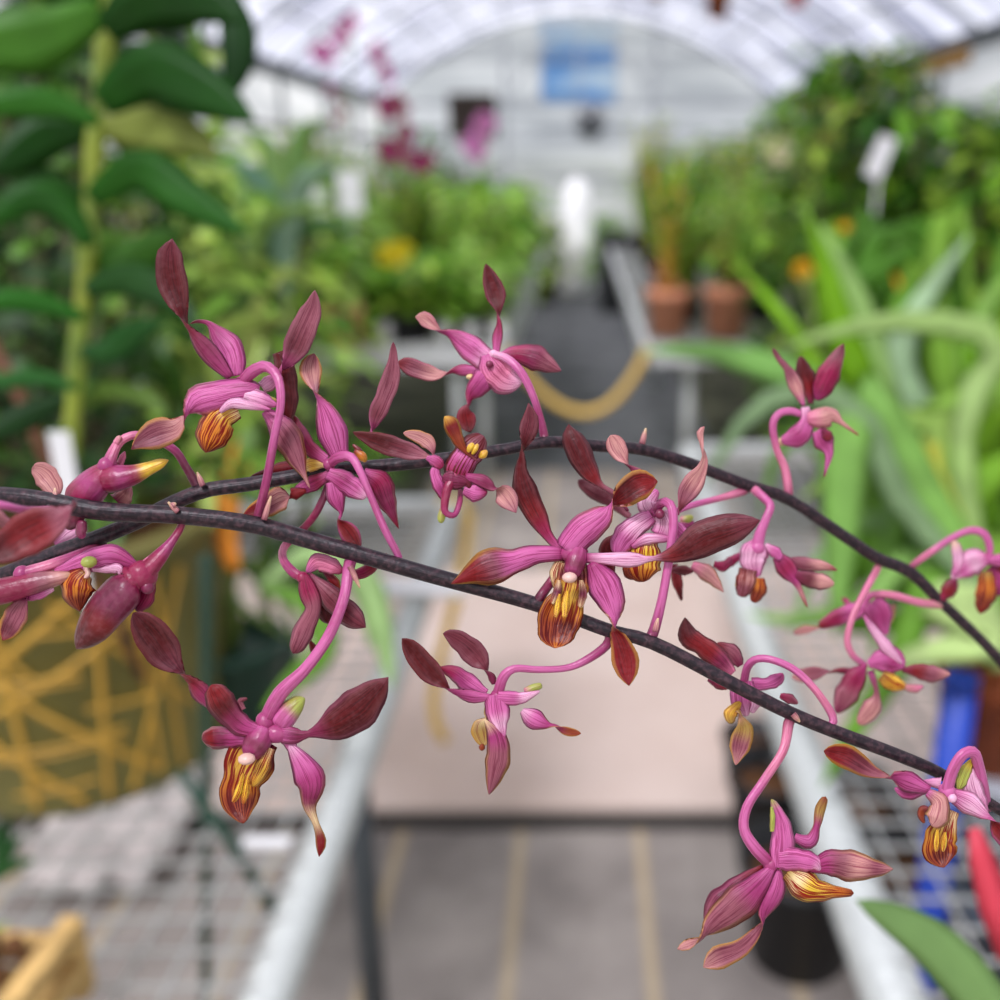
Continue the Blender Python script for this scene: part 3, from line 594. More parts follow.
def ground_mat(name, c1, c2, scale, lines=0, lc=None, rough=.85):
    m = bpy.data.materials.new(name); m.use_nodes = True; nt = m.node_tree; N = nt.nodes; L = nt.links
    b = N['Principled BSDF']; b.inputs['Roughness'].default_value = rough; b.inputs['Specular IOR Level'].default_value = .3
    tc = N.new('ShaderNodeTexCoord'); nz = N.new('ShaderNodeTexNoise'); nz.inputs['Scale'].default_value = scale; nz.inputs['Detail'].default_value = 8; nz.inputs['Roughness'].default_value = .65
    L.new(tc.outputs['Object'], nz.inputs['Vector'])
    cr = N.new('ShaderNodeValToRGB'); cr.color_ramp.elements[0].position = .35; cr.color_ramp.elements[1].position = .65
    cr.color_ramp.elements[0].color = (*rgb(c1), 1); cr.color_ramp.elements[1].color = (*rgb(c2), 1)
    L.new(nz.outputs['Fac'], cr.inputs[0]); src = cr.outputs[0]
    if lines:
        mp = N.new('ShaderNodeMapping'); mp.inputs['Scale'].default_value = (lines, 0, 0); L.new(tc.outputs['Object'], mp.inputs['Vector'])
        wv = N.new('ShaderNodeTexWave'); wv.inputs['Scale'].default_value = 1; L.new(mp.outputs[0], wv.inputs['Vector'])
        mr = N.new('ShaderNodeMapRange'); mr.inputs['From Min'].default_value = .965; mr.inputs['From Max'].default_value = 1; mr.inputs['To Max'].default_value = .6
        L.new(wv.outputs['Fac'], mr.inputs['Value'])
        mx = N.new('ShaderNodeMix'); mx.data_type = 'RGBA'; L.new(mr.outputs[0], mx.inputs['Factor']); L.new(src, mx.inputs[6]); mx.inputs[7].default_value = (*rgb(lc), 1); src = mx.outputs[2]
    L.new(src, b.inputs['Base Color'])
    bp = N.new('ShaderNodeBump'); bp.inputs['Strength'].default_value = .4; bp.inputs['Distance'].default_value = .01; L.new(nz.outputs['Fac'], bp.inputs['Height']); L.new(bp.outputs[0], b.inputs['Normal'])
    return m
M_CLOTH = ground_mat('woven_ground_cloth', '7c7570', 'a8a098', 2.2, 1.05, 'cdb68c')
M_CLOTHD = ground_mat('dark_ground_cloth', '505253', '666869', 3)
M_BOARD = ground_mat('walkway_boards', 'c9b3a6', 'dccabf', 1.3)
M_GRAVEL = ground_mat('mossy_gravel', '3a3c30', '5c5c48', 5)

def poly_mat(name, col, lo, stretch, alpha, scale=1.0):
    """milky corrugated greenhouse sheet: partly clear, partly diffusing"""
    m = bpy.data.materials.new(name); m.use_nodes = True; nt = m.node_tree; N = nt.nodes; L = nt.links
    out = N['Material Output']; N.remove(N['Principled BSDF'])
    tc = N.new('ShaderNodeTexCoord'); mp = N.new('ShaderNodeMapping'); mp.inputs['Scale'].default_value = stretch; L.new(tc.outputs['Object'], mp.inputs['Vector'])
    nz = N.new('ShaderNodeTexNoise'); nz.inputs['Scale'].default_value = scale; nz.inputs['Detail'].default_value = 4; L.new(mp.outputs[0], nz.inputs['Vector'])
    cr = N.new('ShaderNodeValToRGB'); cr.color_ramp.elements[0].position = .38; cr.color_ramp.elements[1].position = .62
    cr.color_ramp.elements[0].color = (*rgb(lo), 1); cr.color_ramp.elements[1].color = (*rgb(col), 1); L.new(nz.outputs['Fac'], cr.inputs[0])
    tl = N.new('ShaderNodeBsdfTranslucent'); tp = N.new('ShaderNodeBsdfTransparent'); mx = N.new('ShaderNodeMixShader'); mx.inputs[0].default_value = alpha
    L.new(cr.outputs[0], tl.inputs['Color']); L.new(cr.outputs[0], tp.inputs['Color'])
    L.new(tl.outputs[0], mx.inputs[1]); L.new(tp.outputs[0], mx.inputs[2]); L.new(mx.outputs[0], out.inputs['Surface'])
    return m
M_ROOF = poly_mat('milky_roof_sheet', 'e6e5f0', '8c8d9e', (.35, 1.5, .35), .7, 2.4)
M_WALLP = poly_mat('milky_wall_sheet', 'd9d8da', 'b0b1b5', (.5, .3, 3.5), .3, 1.2)
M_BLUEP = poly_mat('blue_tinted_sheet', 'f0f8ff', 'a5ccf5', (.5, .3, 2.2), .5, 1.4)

# ================================================================== the greenhouse shell
YF, YN, HW, EZ, PK = 18.0, -5.0, 3.35, 2.62, 3.98
def struct(mb, name, m, smooth=False, label=None):
    o = mb.build(name, m, smooth=smooth); o['kind'] = 'structure'
    return o
struct(MB().box((0, 6.5, -.05), (12, 25, .1)), 'floor', M_CLOTH)
struct(MB().box((0, 12.1, .004), (1.6, 13.6, .008)), 'floor_matting', M_CLOTHD)
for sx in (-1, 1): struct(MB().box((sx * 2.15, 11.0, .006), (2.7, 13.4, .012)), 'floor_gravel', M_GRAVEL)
yb = onz(500, 806, .05).y
b = MB(); b.box((0, (yb + 3.75) / 2, .02), (6.6, 3.75 - yb, .055))
struct(b, 'floor_walkway', M_BOARD)
struct(MB().box((0, yb - .015, .012), (6.6, .028, .035)), 'trim_1', mat('dark_edge', '3f3b38', .8))
def arc(X):
    return EZ + (PK - EZ) * (1 - (X / HW) ** 2)
b = MB(); n = 28; vs = []; fs = []
for j, Y in enumerate((YN, YF)):
    for k, off in enumerate((0, .02)):
        for i in range(n + 1):
            X = -HW + 2 * HW * i / n; vs.append((X, Y, arc(X) + off))
w_ = n + 1
for i in range(n):
    fs.append((i, i + 1, 2*w_ + i + 1, 2*w_ + i))
b.add(vs, fs); struct(b, 'ceiling', M_ROOF)
# gable: translucent sheets between rails
b = MB(); vs = [(-HW, YF, .0), (HW, YF, .0)] + [(HW - 2 * HW * i / n, YF, arc(HW - 2 * HW * i / n)) for i in range(n + 1)]
b.add(vs, [tuple(range(len(vs)))]); struct(b, 'wall_back', M_WALLP)
for sx, nm in ((-1, 'wall_left'), (1, 'wall_right')):
    b = MB(); X = sx * HW; b.add([(X, YN, 0), (X, YF, 0), (X, YF, EZ), (X, YN, EZ)], [(0, 1, 2, 3)]); struct(b, nm, M_WALLP)
M_FRAME = mat('painted_frame', 'a4a8ac', .5, .5, .2)
b = MB()
for Y in [YF - .06 - 1.5 * k for k in range(15)]:
    b.tube([(-HW + 2 * HW * i / 20, Y, arc(-HW + 2 * HW * i / 20) - .04) for i in range(21)], .024, 6)
struct(b, 'beam_arches', M_FRAME, True)
b = MB()
for k in range(1, 12):
    X = -HW + 2 * HW * k / 12; b.tube([(X, YN, arc(X) - .05), (X, YF, arc(X) - .05)], .018, 5)
struct(b, 'beam_purlins', M_FRAME, True)
b = MB()
for px in (505, 655): 
    X = ony(px, 100, YF - .1).x; b.box((X, YF - .08, 1.85), (.07, .07, 3.7 if px > 0 else 0))
for py, h in ((60, .04), (105, .07), (127, .05), (141, .05), (178, .08)):
    z = ony(500, py, YF).z; b.box((0, YF - .06, z), (2 * HW, .05, h))
for sx in (-1, 1):
    b.bar((sx * .2, YF - .1, 3.9), (sx * 1.15, YF - .1, ony(500, 90, YF).z), .045)
    b.bar((sx * HW, YF - .1, 3.0), (sx * 1.3, YF - .1, 3.55), .04)
struct(b, 'beam_gable', M_FRAME)
for sx in (-1, 1):
    b = MB(); b.box((sx * (HW - .03), 6.5, EZ - .02), (.10, 23, .14)); b.box((sx * (HW - .03), 6.5, EZ - .62), (.05, 23, .06))
    struct(b, 'beam_eave', M_DSTEEL)
    b = MB()
    for k in range(12): b.box((sx * (HW - .05), YF - .1 - 2 * k, EZ / 2), (.06, .06, EZ))
    struct(b, 'column_row', M_FRAME)
b = MB(); b.box((HW - .125, 12.6, EZ - .15), (.08, 7.0, .13)); tag(b.build('timber_plank', M_GWOOD, smooth=False), 'brown timber plank running under the right eave far back', 'plank')
# blue skylight window in the gable
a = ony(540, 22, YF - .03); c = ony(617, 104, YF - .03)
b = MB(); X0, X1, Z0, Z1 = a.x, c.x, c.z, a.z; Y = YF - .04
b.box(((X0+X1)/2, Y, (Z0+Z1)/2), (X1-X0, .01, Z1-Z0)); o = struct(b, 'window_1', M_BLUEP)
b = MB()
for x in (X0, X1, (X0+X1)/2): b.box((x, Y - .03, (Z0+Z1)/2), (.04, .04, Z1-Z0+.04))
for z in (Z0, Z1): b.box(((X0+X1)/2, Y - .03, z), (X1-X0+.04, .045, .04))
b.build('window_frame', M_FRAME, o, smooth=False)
# extractor fans on the gable
a = ony(450, 95, YF - .2); c = ony(495, 136, YF - .2)
root = empty('exhaust_fan', ((a.x + c.x)/2, YF - .13, c.z), 'dark square exhaust fan high on the back gable, left of the blue window', 'fan')
b = MB(); W_, H_ = c.x - a.x, a.z - c.z
for s in (-1, 1): b.box((s * W_/2, -.05, H_/2), (.05, .25, H_)); b.box((0, -.05, H_/2 + s * H_/2), (W_, .25, .05))
b.box((0, .04, H_/2), (W_, .02, H_)); b.build('housing', mat('fan_housing', '3b322e', .6), root, smooth=False)
b = MB()
for k in range(8): b.box((0, -.16, H_ * (k + .5) / 8), (W_ - .04, .02, .04), Matrix.Rotation(R(35), 3, 'X'))
b.build('louvre', mat('fan_louvre', '4a3f39', .6), root, smooth=False)
a = ony(590, 122, YF - .2)
root = empty('round_fan', (a.x, YF - .2, a.z - .28), 'small grey round fan on the gable just below the blue window', 'fan')
b = MB(); b.tube([(0, -.08, .28), (0, .08, .28)], .26, 20); b.build('fan_drum', mat('fan_drum', '85888a', .5), root)
b = MB()
for k in range(5):
    t = k * 2 * math.pi / 5; b.box((.11 * math.cos(t), -.1, .28 + .11 * math.sin(t)), (.2, .015, .08), Matrix.Rotation(-t, 3, 'Y'))
b.build('blade', M_DSTEEL, root, smooth=False)

# ================================================================== benches
def bench(name, x0, x1, y0, y1, zt, label, pipe=.024, mesh=.05, edge=False, legs=(), skirt=.1):
    root = empty(name, ((x0 + x1)/2, (y0 + y1)/2, 0), label, 'bench')
    cx, cy = (x0 + x1)/2, (y0 + y1)/2
    def q(x, y, z): return (x - cx, y - cy, z)
    b = MB(); st = .0022 if mesh < .06 else .003
    k = int((x1 - x0) / mesh)
    for i in range(k + 1): b.bar(q(x0 + i * mesh, y0, zt), q(x0 + i * mesh, y1, zt), st * 2)
    k = int((y1 - y0) / mesh)
    for i in range(k + 1):
        y = y0 + (y1 - y0) * i / k; b.bar(q(x0 - .0, y, zt + st), q(x1 + .0, y, zt + st), st * 2)
    b.build('wire_mesh', M_GALVW, root, smooth=False)
    if edge:
        b = MB(); b.box(q(cx, y0, zt - skirt/2 + .01), (x1 - x0, .03, skirt)); b.build('front_edge', M_EDGE, root, smooth=False)
        for x in (x0, x1):
            b = MB(); b.box(q(x, cy, zt - skirt/2 + .01), (.03, y1 - y0, skirt)); b.build('side_edge', M_EDGE, root, smooth=False)
    else:
        for pts in (((x0, y0), (x0, y1)), ((x1, y0), (x1, y1)), ((x0, y1), (x1, y1)), ((x0, y0), (x1, y0))):
            b = MB(); (ax, ay), (bx, by) = pts; z = zt - pipe + .004
            b.tube([q(ax, ay, z), q(bx, by, z)], pipe, 14)
            L = math.hypot(bx - ax, by - ay); m = int(L / .025)
            for i in range(m):
                f = (i + .5) / m; x, y = ax + (bx-ax)*f, ay + (by-ay)*f
                if ax == bx: b.tube([q(x, y - .002, z), q(x, y + .002, z)], pipe + .003, 12)
            b.build('rail', M_GALV, root)
    for (lx, ly) in legs:
        b = MB(); b.tube([q(lx, ly, 0), q(lx, ly, zt - .03)], .022 if not edge else .028, 10); b.build('leg', M_DSTEEL if not edge else M_GALV, root)
    return root
ZT = .75
bench('wire_bench', -2.0, -.345, .25, 2.55, ZT, 'near left wire mesh bench with a ribbed galvanised rail beside the walkway', .028, .05,
      legs=((-.37, 1.42), (-1.9, 1.42), (-1.9, 2.5), (-.37, .4), (-1.9, .4)))
bench('wire_bench', .35, 2.0, .25, 3.1, ZT, 'near right wire mesh bench with a pale rail, below the strap leaves', .034, .05,
      legs=((.39, .98), (1.9, 1.3), (1.9, 2.4), (.39, .3), (1.9, .3)))
bench('plant_bench', -2.95, -.38, 4.95, 11.2, ZT, 'long back left bench with a white front edge, crowded with potted seedlings', mesh=.1, edge=True, skirt=.12,
      legs=[(x, y) for x in (-.5, -2.8) for y in (5.1, 7.5, 9.5, 11.1)] + [(-.62, 5.0)])
bench('plant_bench', .33, 2.95, 4.95, 11.2, ZT, 'long back right bench whose pale corner carries two clay pots', mesh=.1, edge=True, skirt=.1,
      legs=[(x, y) for x in (.56, 2.8) for y in (5.05, 7.5, 9.5, 11.1)])

# yellow rope looped between the two back benches, and the hose on the near bench
a = Vector((-.36, 4.9, .73)); c = Vector((.33, 4.9, .74)); low = ony(588, 415, 4.9).z
pts = []
for i in range(25):
    f = i / 24; pts.append((a.x + (c.x - a.x) * f + .04*math.sin(f*3), 4.925, a.z + (c.z - a.z) * f - (a.z - low) * (1 - (2 * f - 1) ** 2)))
tag(MB().tube(pts, .021, 8).build('yellow_rope', M_YEL), 'thick yellow rope hanging in a loop across the far aisle', 'rope')
pts = [(-.36, 2.5, .752)] + [P(x, y, 2.72) for x, y in ((462, 500), (468, 515), (465, 550), (456, 600), (441, 655), (433, 700), (436, 725), (446, 742))]
tag(MB().tube(pts, .015, 8).build('hose', M_YEL), 'thin yellow hose hanging down from the near left bench corner', 'hose')

# ================================================================== plants
GREENS = ['3f6b22', '5c8a2e', '769c3c', '2f5a22', '8fae57', '4d7d3a']
def gcol(h, v=.18):
    c = rgb(h); k = 1 + random.uniform(-v, v); return (min(1, c[0] * k * 1.3), min(1, c[1] * k * 1.25), c[2] * k)
def pot(root, r, h, m, n=18, taper=.72, name='pot', z0=0):
    b = MB(); b.lathe([(0, 0), (r * taper, 0), (r * .96, h * .82), (r, h * .82), (r * 1.04, h * .84), (r * 1.04, h), (r * .95, h), (r * .9, h * .86), (0, h * .86)], n, (0, 0, z0))
    b.build(name, m, root)
def strap_leaf(b, base, az, L, lean, droop, w, col, k=9, fold=.3, th=.001):
    pts = []; d = Vector((math.cos(az), math.sin(az), 0))
    for i in range(k):
        f = i / (k - 1); a = lean + droop * f * f
        pts.append((f, a))
    p = Vector(base); out = [p.copy()]
    for i in range(1, k):
        a = pts[i][1]; p = p + (d * math.sin(a) + Vector((0, 0, 1)) * math.cos(a)) * L / (k - 1); out.append(p.copy())
    s = d.cross(Vector((0, 0, 1)))
    b.blade(out, w, up=Vector((0,0,1)) if abs(lean) > .05 else d, fold=fold, th=th, col=col, n=2, prof=lambda f: (.45 + .9 * f if f < .4 else .81) * (1 if f < .6 else max(.02, 1 - ((f - .6) / .4) ** 2)))
def foliage_strap(root, h, n, w, greens, spread=.7, droop=1.0):
    b = MB()
    for i in range(n):
        strap_leaf(b, (random.uniform(-.03, .03), random.uniform(-.03, .03), root['h'] * .9), random.uniform(0, 6.28), h * random.uniform(.7, 1.15), random.uniform(.05, spread), random.uniform(.3, droop), w * random.uniform(.7, 1.2), gcol(random.choice(greens)))
    b.build('leaves', M_LEAF, root)
def foliage_bush(root, h, rad, n, lw, greens):
    b = MB(); s = MB()
    for i in range(max(4, n // 12)):
        az = random.uniform(0, 6.28); r = rad * random.uniform(.1, .7); s.tube([(0, 0, root['h'] * .85), (r * .4 * math.cos(az), r * .4 * math.sin(az), root['h'] + h * .4), (r * math.cos(az), r * math.sin(az), root['h'] + h * random.uniform(.6, .95))], .006, 5, gcol('7c8a3c'))
    for i in range(n):
        az = random.uniform(0, 6.28); r = rad * random.uniform(.1, 1) ** .6; z = root['h'] + h * random.uniform(.05, 1)
        p = Vector((r * math.cos(az), r * math.sin(az), z)); el = random.uniform(-.5, .9); a2 = az + random.uniform(-.9, .9)
        d = Vector((math.cos(a2) * math.cos(el), math.sin(a2) * math.cos(el), math.sin(el))); L = lw * random.uniform(1.5, 2.8)
        b.blade([p, p + d * L * .4, p + d * L * .75 + Vector((0, 0, -.08 * L)), p + d * L + Vector((0, 0, -.22 * L))], lw * .45, col=gcol(random.choice(greens), .3), n=1, th=.001, prof=lambda f: (.25, 1, .8, .05)[min(3, int(f * 3 + .5))])
    s.build('stems', M_STALK, root); b.build('leaves', M_LEAF, root)
def foliage_cane(root, h, n, greens, cane='8f9440'):
    b = MB(); s = MB()
    for c in range(n):
        az = random.uniform(0, 6.28); t = random.uniform(0, .22); hh = h * random.uniform(.6, 1.1)
        top = Vector((math.cos(az) * math.sin(t), math.sin(az) * math.sin(t), math.cos(t)))
        base = Vector((random.uniform(-.05, .05), random.uniform(-.05, .05), root['h'] * .85))
        s.tube([base, base + top * hh * .5, base + top * hh + Vector((math.cos(az), math.sin(az), 0)) * .05], [.009, .012, .006], 6, gcol(cane))
        for k in range(9):
            f = .3 + .7 * k / 8; p = base + top * hh * f; a2 = az + (k % 2) * 3.14 + random.uniform(-.5, .5); L = random.uniform(.13, .22)
            d = Vector((math.cos(a2), math.sin(a2), .5)).normalized()
            b.blade([p, p + d * L * .4, p + d * L * .8 - Vector((0, 0, .02)), p + d * L - Vector((0, 0, .05))], .024, col=gcol(random.choice(greens), .25), n=1, prof=lambda f: (.4, 1, .8, .05)[min(3, int(f * 3 + .5))])
    s.build('canes', M_STALK, root); b.build('leaves', M_LEAF, root)
def proto(kind, r, ph, pm, h, greens, **k):
    root = empty('potted_plant', (0, 0, 0), None, 'plant'); root['h'] = ph; pot(root, r, ph, pm)
    if kind == 'strap': foliage_strap(root, h, k.get('n', 16), k.get('w', .016), greens, k.get('spread', .7), k.get('droop', 1.0))
    elif kind == 'bush': foliage_bush(root, h, k.get('rad', h * .5), k.get('n', 110), k.get('lw', .05), greens)
    else: foliage_cane(root, h, k.get('n', 9), greens)
    del root['h']; return root
LG = ['86b84c', '98c862', '6ea23c', 'b4d680']; MG = ['5f9428', '7fae38', '4f842c', '9cbc50']; DG = ['2f5a22', '3f6b22', '274a1e', '557a3a']; OG = ['98a436', 'b0b548', '7a9632', '557e24']
lowp = [proto('bush', .07, .12, M_BLACK, .24, LG + MG, rad=.21, n=150, lw=.055), proto('bush', .07, .12, M_BLACK, .28, LG, rad=.19, n=130, lw=.055), proto('bush', .07, .12, M_BLACK, .26, MG, rad=.2, n=130, lw=.05)]
midp = [proto('bush', .1, .16, M_BLACK, .55, MG + OG, rad=.32, n=260, lw=.07), proto('strap', .1, .16, M_TERRA, .55, OG, n=26, w=.018), proto('cane', .1, .16, M_BLACK, .65, MG, n=18), proto('bush', .1, .16, M_BLACK, .6, LG + MG, rad=.34, n=280, lw=.07)]
tallp = [proto('cane', .12, .18, M_TERRA, .95, MG + OG, n=14), proto('bush', .12, .18, M_BLACK, .8, DG + MG, rad=.36, n=230, lw=.07), proto('strap', .12, .18, M_TERRA, .95, MG, n=34, w=.02, droop=1.4), proto('bush', .12, .18, M_BLACK, 1.0, DG, rad=.4, n=260, lw=.07), proto('cane', .12, .18, M_BLACK, 1.1, OG, n=16)]
ORD = ['front', 'second', 'third', 'fourth', 'fifth', 'sixth', 'seventh', 'eighth']
used = set()
def place(pr, x, y, z, label, group, sc=1):
    if pr.name in used: o = copy_tree(pr)
    else: o = pr; used.add(pr.name)
    o.location = (x, y, z); o.rotation_euler = (0, 0, random.uniform(0, 6.28)); o.scale = (sc,) * 3
    o['label'] = label; o['group'] = group
    return o
# left back bench
rows = [(5.13, lowp, .26, 9), (5.42, lowp, .27, 9), (5.85, lowp, .33, 7), (6.5, midp, .42, 6), (7.3, midp, .45, 5), (8.3, midp, .5, 5), (9.4, midp, .5, 5), (10.6, tallp, .55, 4)]
for ri, (y, ps, sx, n) in enumerate(rows):
    for ci in range(n):
        x = -.58 - ci * sx
        if ri >= 3 and ci >= 3 and ri < 7: p = random.choice(midp + tallp[:2])
        else: p = random.choice(ps)
        place(p, x + random.uniform(-.03, .03), y + random.uniform(-.04, .04), ZT + .004, 'potted green plant on back left bench, %s row, %s from the aisle' % (ORD[ri], ['first', 'second', 'third', 'fourth', 'fifth', 'sixth', 'seventh', 'eighth', 'ninth'][ci]), 'potted plants on the back left bench', random.uniform(.85, 1.12) * (.82 if ri in (6, 7) and ci < 2 else 1))
rows = [(5.2, midp, .42, 5), (5.75, midp, .42, 5), (6.5, tallp, .45, 5), (7.4, tallp, .5, 5), (8.6, tallp, .5, 5), (10.2, tallp, .55, 4)]
for ri, (y, ps, sx, n) in enumerate(rows):
    for ci in range(n):
        x = .62 + ci * sx
        if ri == 0 and ci < 2: continue
        s = (.92, 1.0, .98, .9, .8)[ci] if ri > 1 else (.75, .9, .95, .9, .85)[ci]
        place(random.choice(ps), x, y + random.uniform(-.05, .05), ZT + .004, 'potted green plant on back right bench, %s row, %s from the aisle' % (ORD[ri], ['first', 'second', 'third', 'fourth', 'fifth'][ci]), 'potted plants on the back right bench', s * random.uniform(.9, 1.1))
for p in lowp + midp + tallp:
    if p.name not in used:
        for c in p.children: bpy.data.objects.remove(c)
        bpy.data.objects.remove(p)
# the two clay pots at the right bench corner
def clay(px, py, Y, r, h, label, kind='cane', hh=.8, greens=OG, m=M_TERRA, z=ZT + .004, n=8, **k):
    p = ony(px, py, Y)
    root = empty('clay_pot_plant', (p.x, Y, z), label, 'plant'); root['h'] = h; pot(root, r, h, m, 22, .75)
    if kind == 'cane': foliage_cane(root, hh, n, greens, 'b5923a')
    elif kind == 'bush': foliage_bush(root, hh, hh * .4, 90, .05, greens)
    else: foliage_strap(root, hh, n, .016, greens, **k)
    del root['h']; return root
clay(668, 300, 5.25, .115, .24, 'terracotta pot with yellow canes on back right bench, nearest the aisle', hh=.8, n=5)
clay(727, 300, 5.22, .12, .25, 'wider terracotta pot of leafy plant beside the yellow-caned pot', 'bush', .6, MG)
clay(985, 300, 4.98 + .25, .16, .2, 'low terracotta pot of green straps at far right of back bench', 'strap', .4, MG, n=14)
# small white cups and labels among the seedlings
def label_tag(px, py, Y, w, h, label, m=M_WHITE, rot=0, name='plant_label', grp=None, z=None):
    p = ony(px, py, Y); root = empty(name, p, label, 'plant label', grp)
    b = MB(); b.box((0, 0, 0), (w, .003, h), Matrix.Rotation(rot, 3, 'Y')); b.build('card', m, root, smooth=False)
    b = MB(); b.box((0, .004, -h/2 - .05), (.008, .003, .16)); b.build('stake', m, root, smooth=False)
    return root
for i, (px, py) in enumerate(((385, 317), (350, 314), (443, 312), (470, 318), (498, 306), (330, 316))):
    p = ony(px, py, 5.02); root = empty('white_cup', (p.x, 5.02, ZT + .004), '%s small white cup along the front edge of the seedling bench' % ['third', 'second', 'fourth', 'fifth', 'rightmost', 'leftmost'][i], 'cup', 'white cups on the seedling bench')
    b = MB(); b.lathe([(0, 0), (.03, 0), (.042, .1), (.038, .1), (.028, .01), (0, .01)], 14); b.build('cup_body', M_WHITE, root); b = MB(); b.lathe([(.040, .095), (.045, .097), (.045, .103), (.040, .104)], 14); b.build('rim', M_WHITE, root)
label_tag(350, 192, 4.6, .11, .18, 'white card label standing among plants at back left')
label_tag(316, 200, 4.9, .09, .14, 'smaller pale card label just left of the white card')
label_tag(880, 157, 3.4, .055, .13, 'white tag hanging in the dark shrubs on the right', rot=.35)
label_tag(775, 150, 6.2, .16, .16, 'cream card among tall plants right of the aisle', M_CREAM)
p = ony(337, 245, 4.7)
clay(337, 245, 4.85, .1, .2, 'peach clay pot with thin strap leaves beside the white card label', 'strap', .5, OG, n=10)
# pink orchids far back left
M_PINKF = mat('pink_bloom', 'c9489c', .5, trans=.3); M_MAGF = mat('magenta_bloom', 'a32a66', .5, trans=.3); M_YELF = mat('yellow_bloom', 'e8d51e', .5, trans=.3); M_AMBF = mat('amber_bloom', 'f5b418', .5, trans=.3); M_LPINK = mat('light_pink_bloom', 'df86c8', .5, trans=.3)
def bloom(b, c, r):
    c = Vector(c)
    for k in range(5):
        a = k * 1.2566 + random.uniform(-.2, .2); d = Vector((math.cos(a), random.uniform(-.3, .1), math.sin(a))).normalized()
        b.blade([c, c + d * r * .5, c + d * r * .85, c + d * r], r * .42, up=(0, 1, .1), th=.0008, n=1, prof=lambda f: (.3, 1, .8, .1)[min(3, int(f * 3 + .5))])
    b.ball(c + Vector((0, -.12 * r, -.1 * r)), r * .2, 6, 4)
def spray_plant(name, base, top, blooms, m, label, r=.05, pm=M_BLACK):
    """potted orchid with a flower spike; blooms are pixel positions at the spike's distance"""
    base = Vector(base); root = empty(name, base, label, 'plant'); root['h'] = .14
    pot(root, .07, .14, pm); foliage_strap(root, .3, 8, .02, MG); del root['h']
    top = Vector(top) - base; b = MB(); mid = top * .55 + Vector((.03, 0, .04)); b.tube([(0, 0, .12), mid * .6, mid, top], .006, 6, rgb('6f7f3a')); b.build('flower_spike', M_STALK, root)
    for q in blooms:
        c = Vector(q) - base; b = MB(); bloom(b, c, r * random.uniform(.85, 1.2)); b.build('bloom', m, root)
def on(pxs, Y): return [ony(x, y, Y) for x, y in pxs]
p = ony(330, 260, 5.9); spray_plant('pink_orchid', (p.x, 5.9, ZT), ony(350, 22, 5.9), on([(322, 48), (326, 56), (316, 52), (342, 30), (338, 40), (352, 22)], 5.9), M_PINKF, 'tallest pink flower spike against the roof, back left', .045)
p = ony(372, 260, 6.3); spray_plant('pink_orchid', (p.x, 6.3, ZT), ony(378, 44, 6.3), on([(378, 48), (376, 56), (385, 68), (388, 78)], 6.3), M_PINKF, 'thin spike with a few pink flowers right of the tallest one', .04)
p = ony(400, 270, 5.6); spray_plant('magenta_orchid', (p.x, 5.6, ZT), ony(398, 96, 5.6), on([(385, 104), (394, 102), (402, 108), (390, 112), (406, 132), (404, 140), (384, 150), (394, 154), (404, 152), (412, 158), (420, 164), (427, 160), (388, 146)], 5.6), M_MAGF, 'magenta orchid with a dense flower cluster above the seedling bench', .05)
p = ony(345, 270, 5.7); spray_plant('magenta_orchid', (p.x, 5.7, ZT), ony(338, 95, 5.7), on([(338, 100), (342, 112), (336, 120), (330, 88)], 5.7), M_MAGF, 'sparse magenta flower spike between the white card and tallest spike', .03)
p = ony(480, 250, 7.6); spray_plant('light_pink_orchid', (p.x, 7.6, ZT), ony(484, 112, 7.6), on([(484, 118), (478, 126), (488, 128), (474, 138), (482, 144), (470, 150), (478, 156), (464, 142), (490, 122)], 7.6), M_LPINK, 'light pink orchid in front of the dark exhaust fan', .05)
p = ony(405, 257, 5.1); spray_plant('yellow_orchid', (p.x, 5.0, ZT), (p.x, 5.0, p.z + .02), [p + Vector((0, -.22, .03)), p + Vector((.03, -.22, .05)), p + Vector((-.03, -.22, .03))], M_YELF, 'small plant with a bright yellow flower on the seedling bench', .06)
# amber flowers on the right
root = empty('amber_orchid', ony(860, 330, 2.3), 'plant with three amber yellow flowers behind the strap leaves', 'plant'); rz = ZT - root.location.z; base = root.location.copy()
root.location.z = ZT; root['h'] = .14; pot(root, .08, .14, M_BLACK); foliage_strap(root, .35, 8, .012, MG); del root['h']
for (x, y, r) in ((870, 252, .028), (888, 286, .032), (803, 270, .024), (845, 230, .02)):
    q = ony(x, y, 2.25) - Vector((base.x, base.y, ZT)); b = MB(); b.tube([(0, 0, .13), q * .6 + Vector((0, 0, .06)), q], .004, 5, rgb('7f8f4a')); b.build('flower_stem', M_STALK, root); b = MB(); bloom(b, q, r); b.build('bloom', M_AMBF, root)

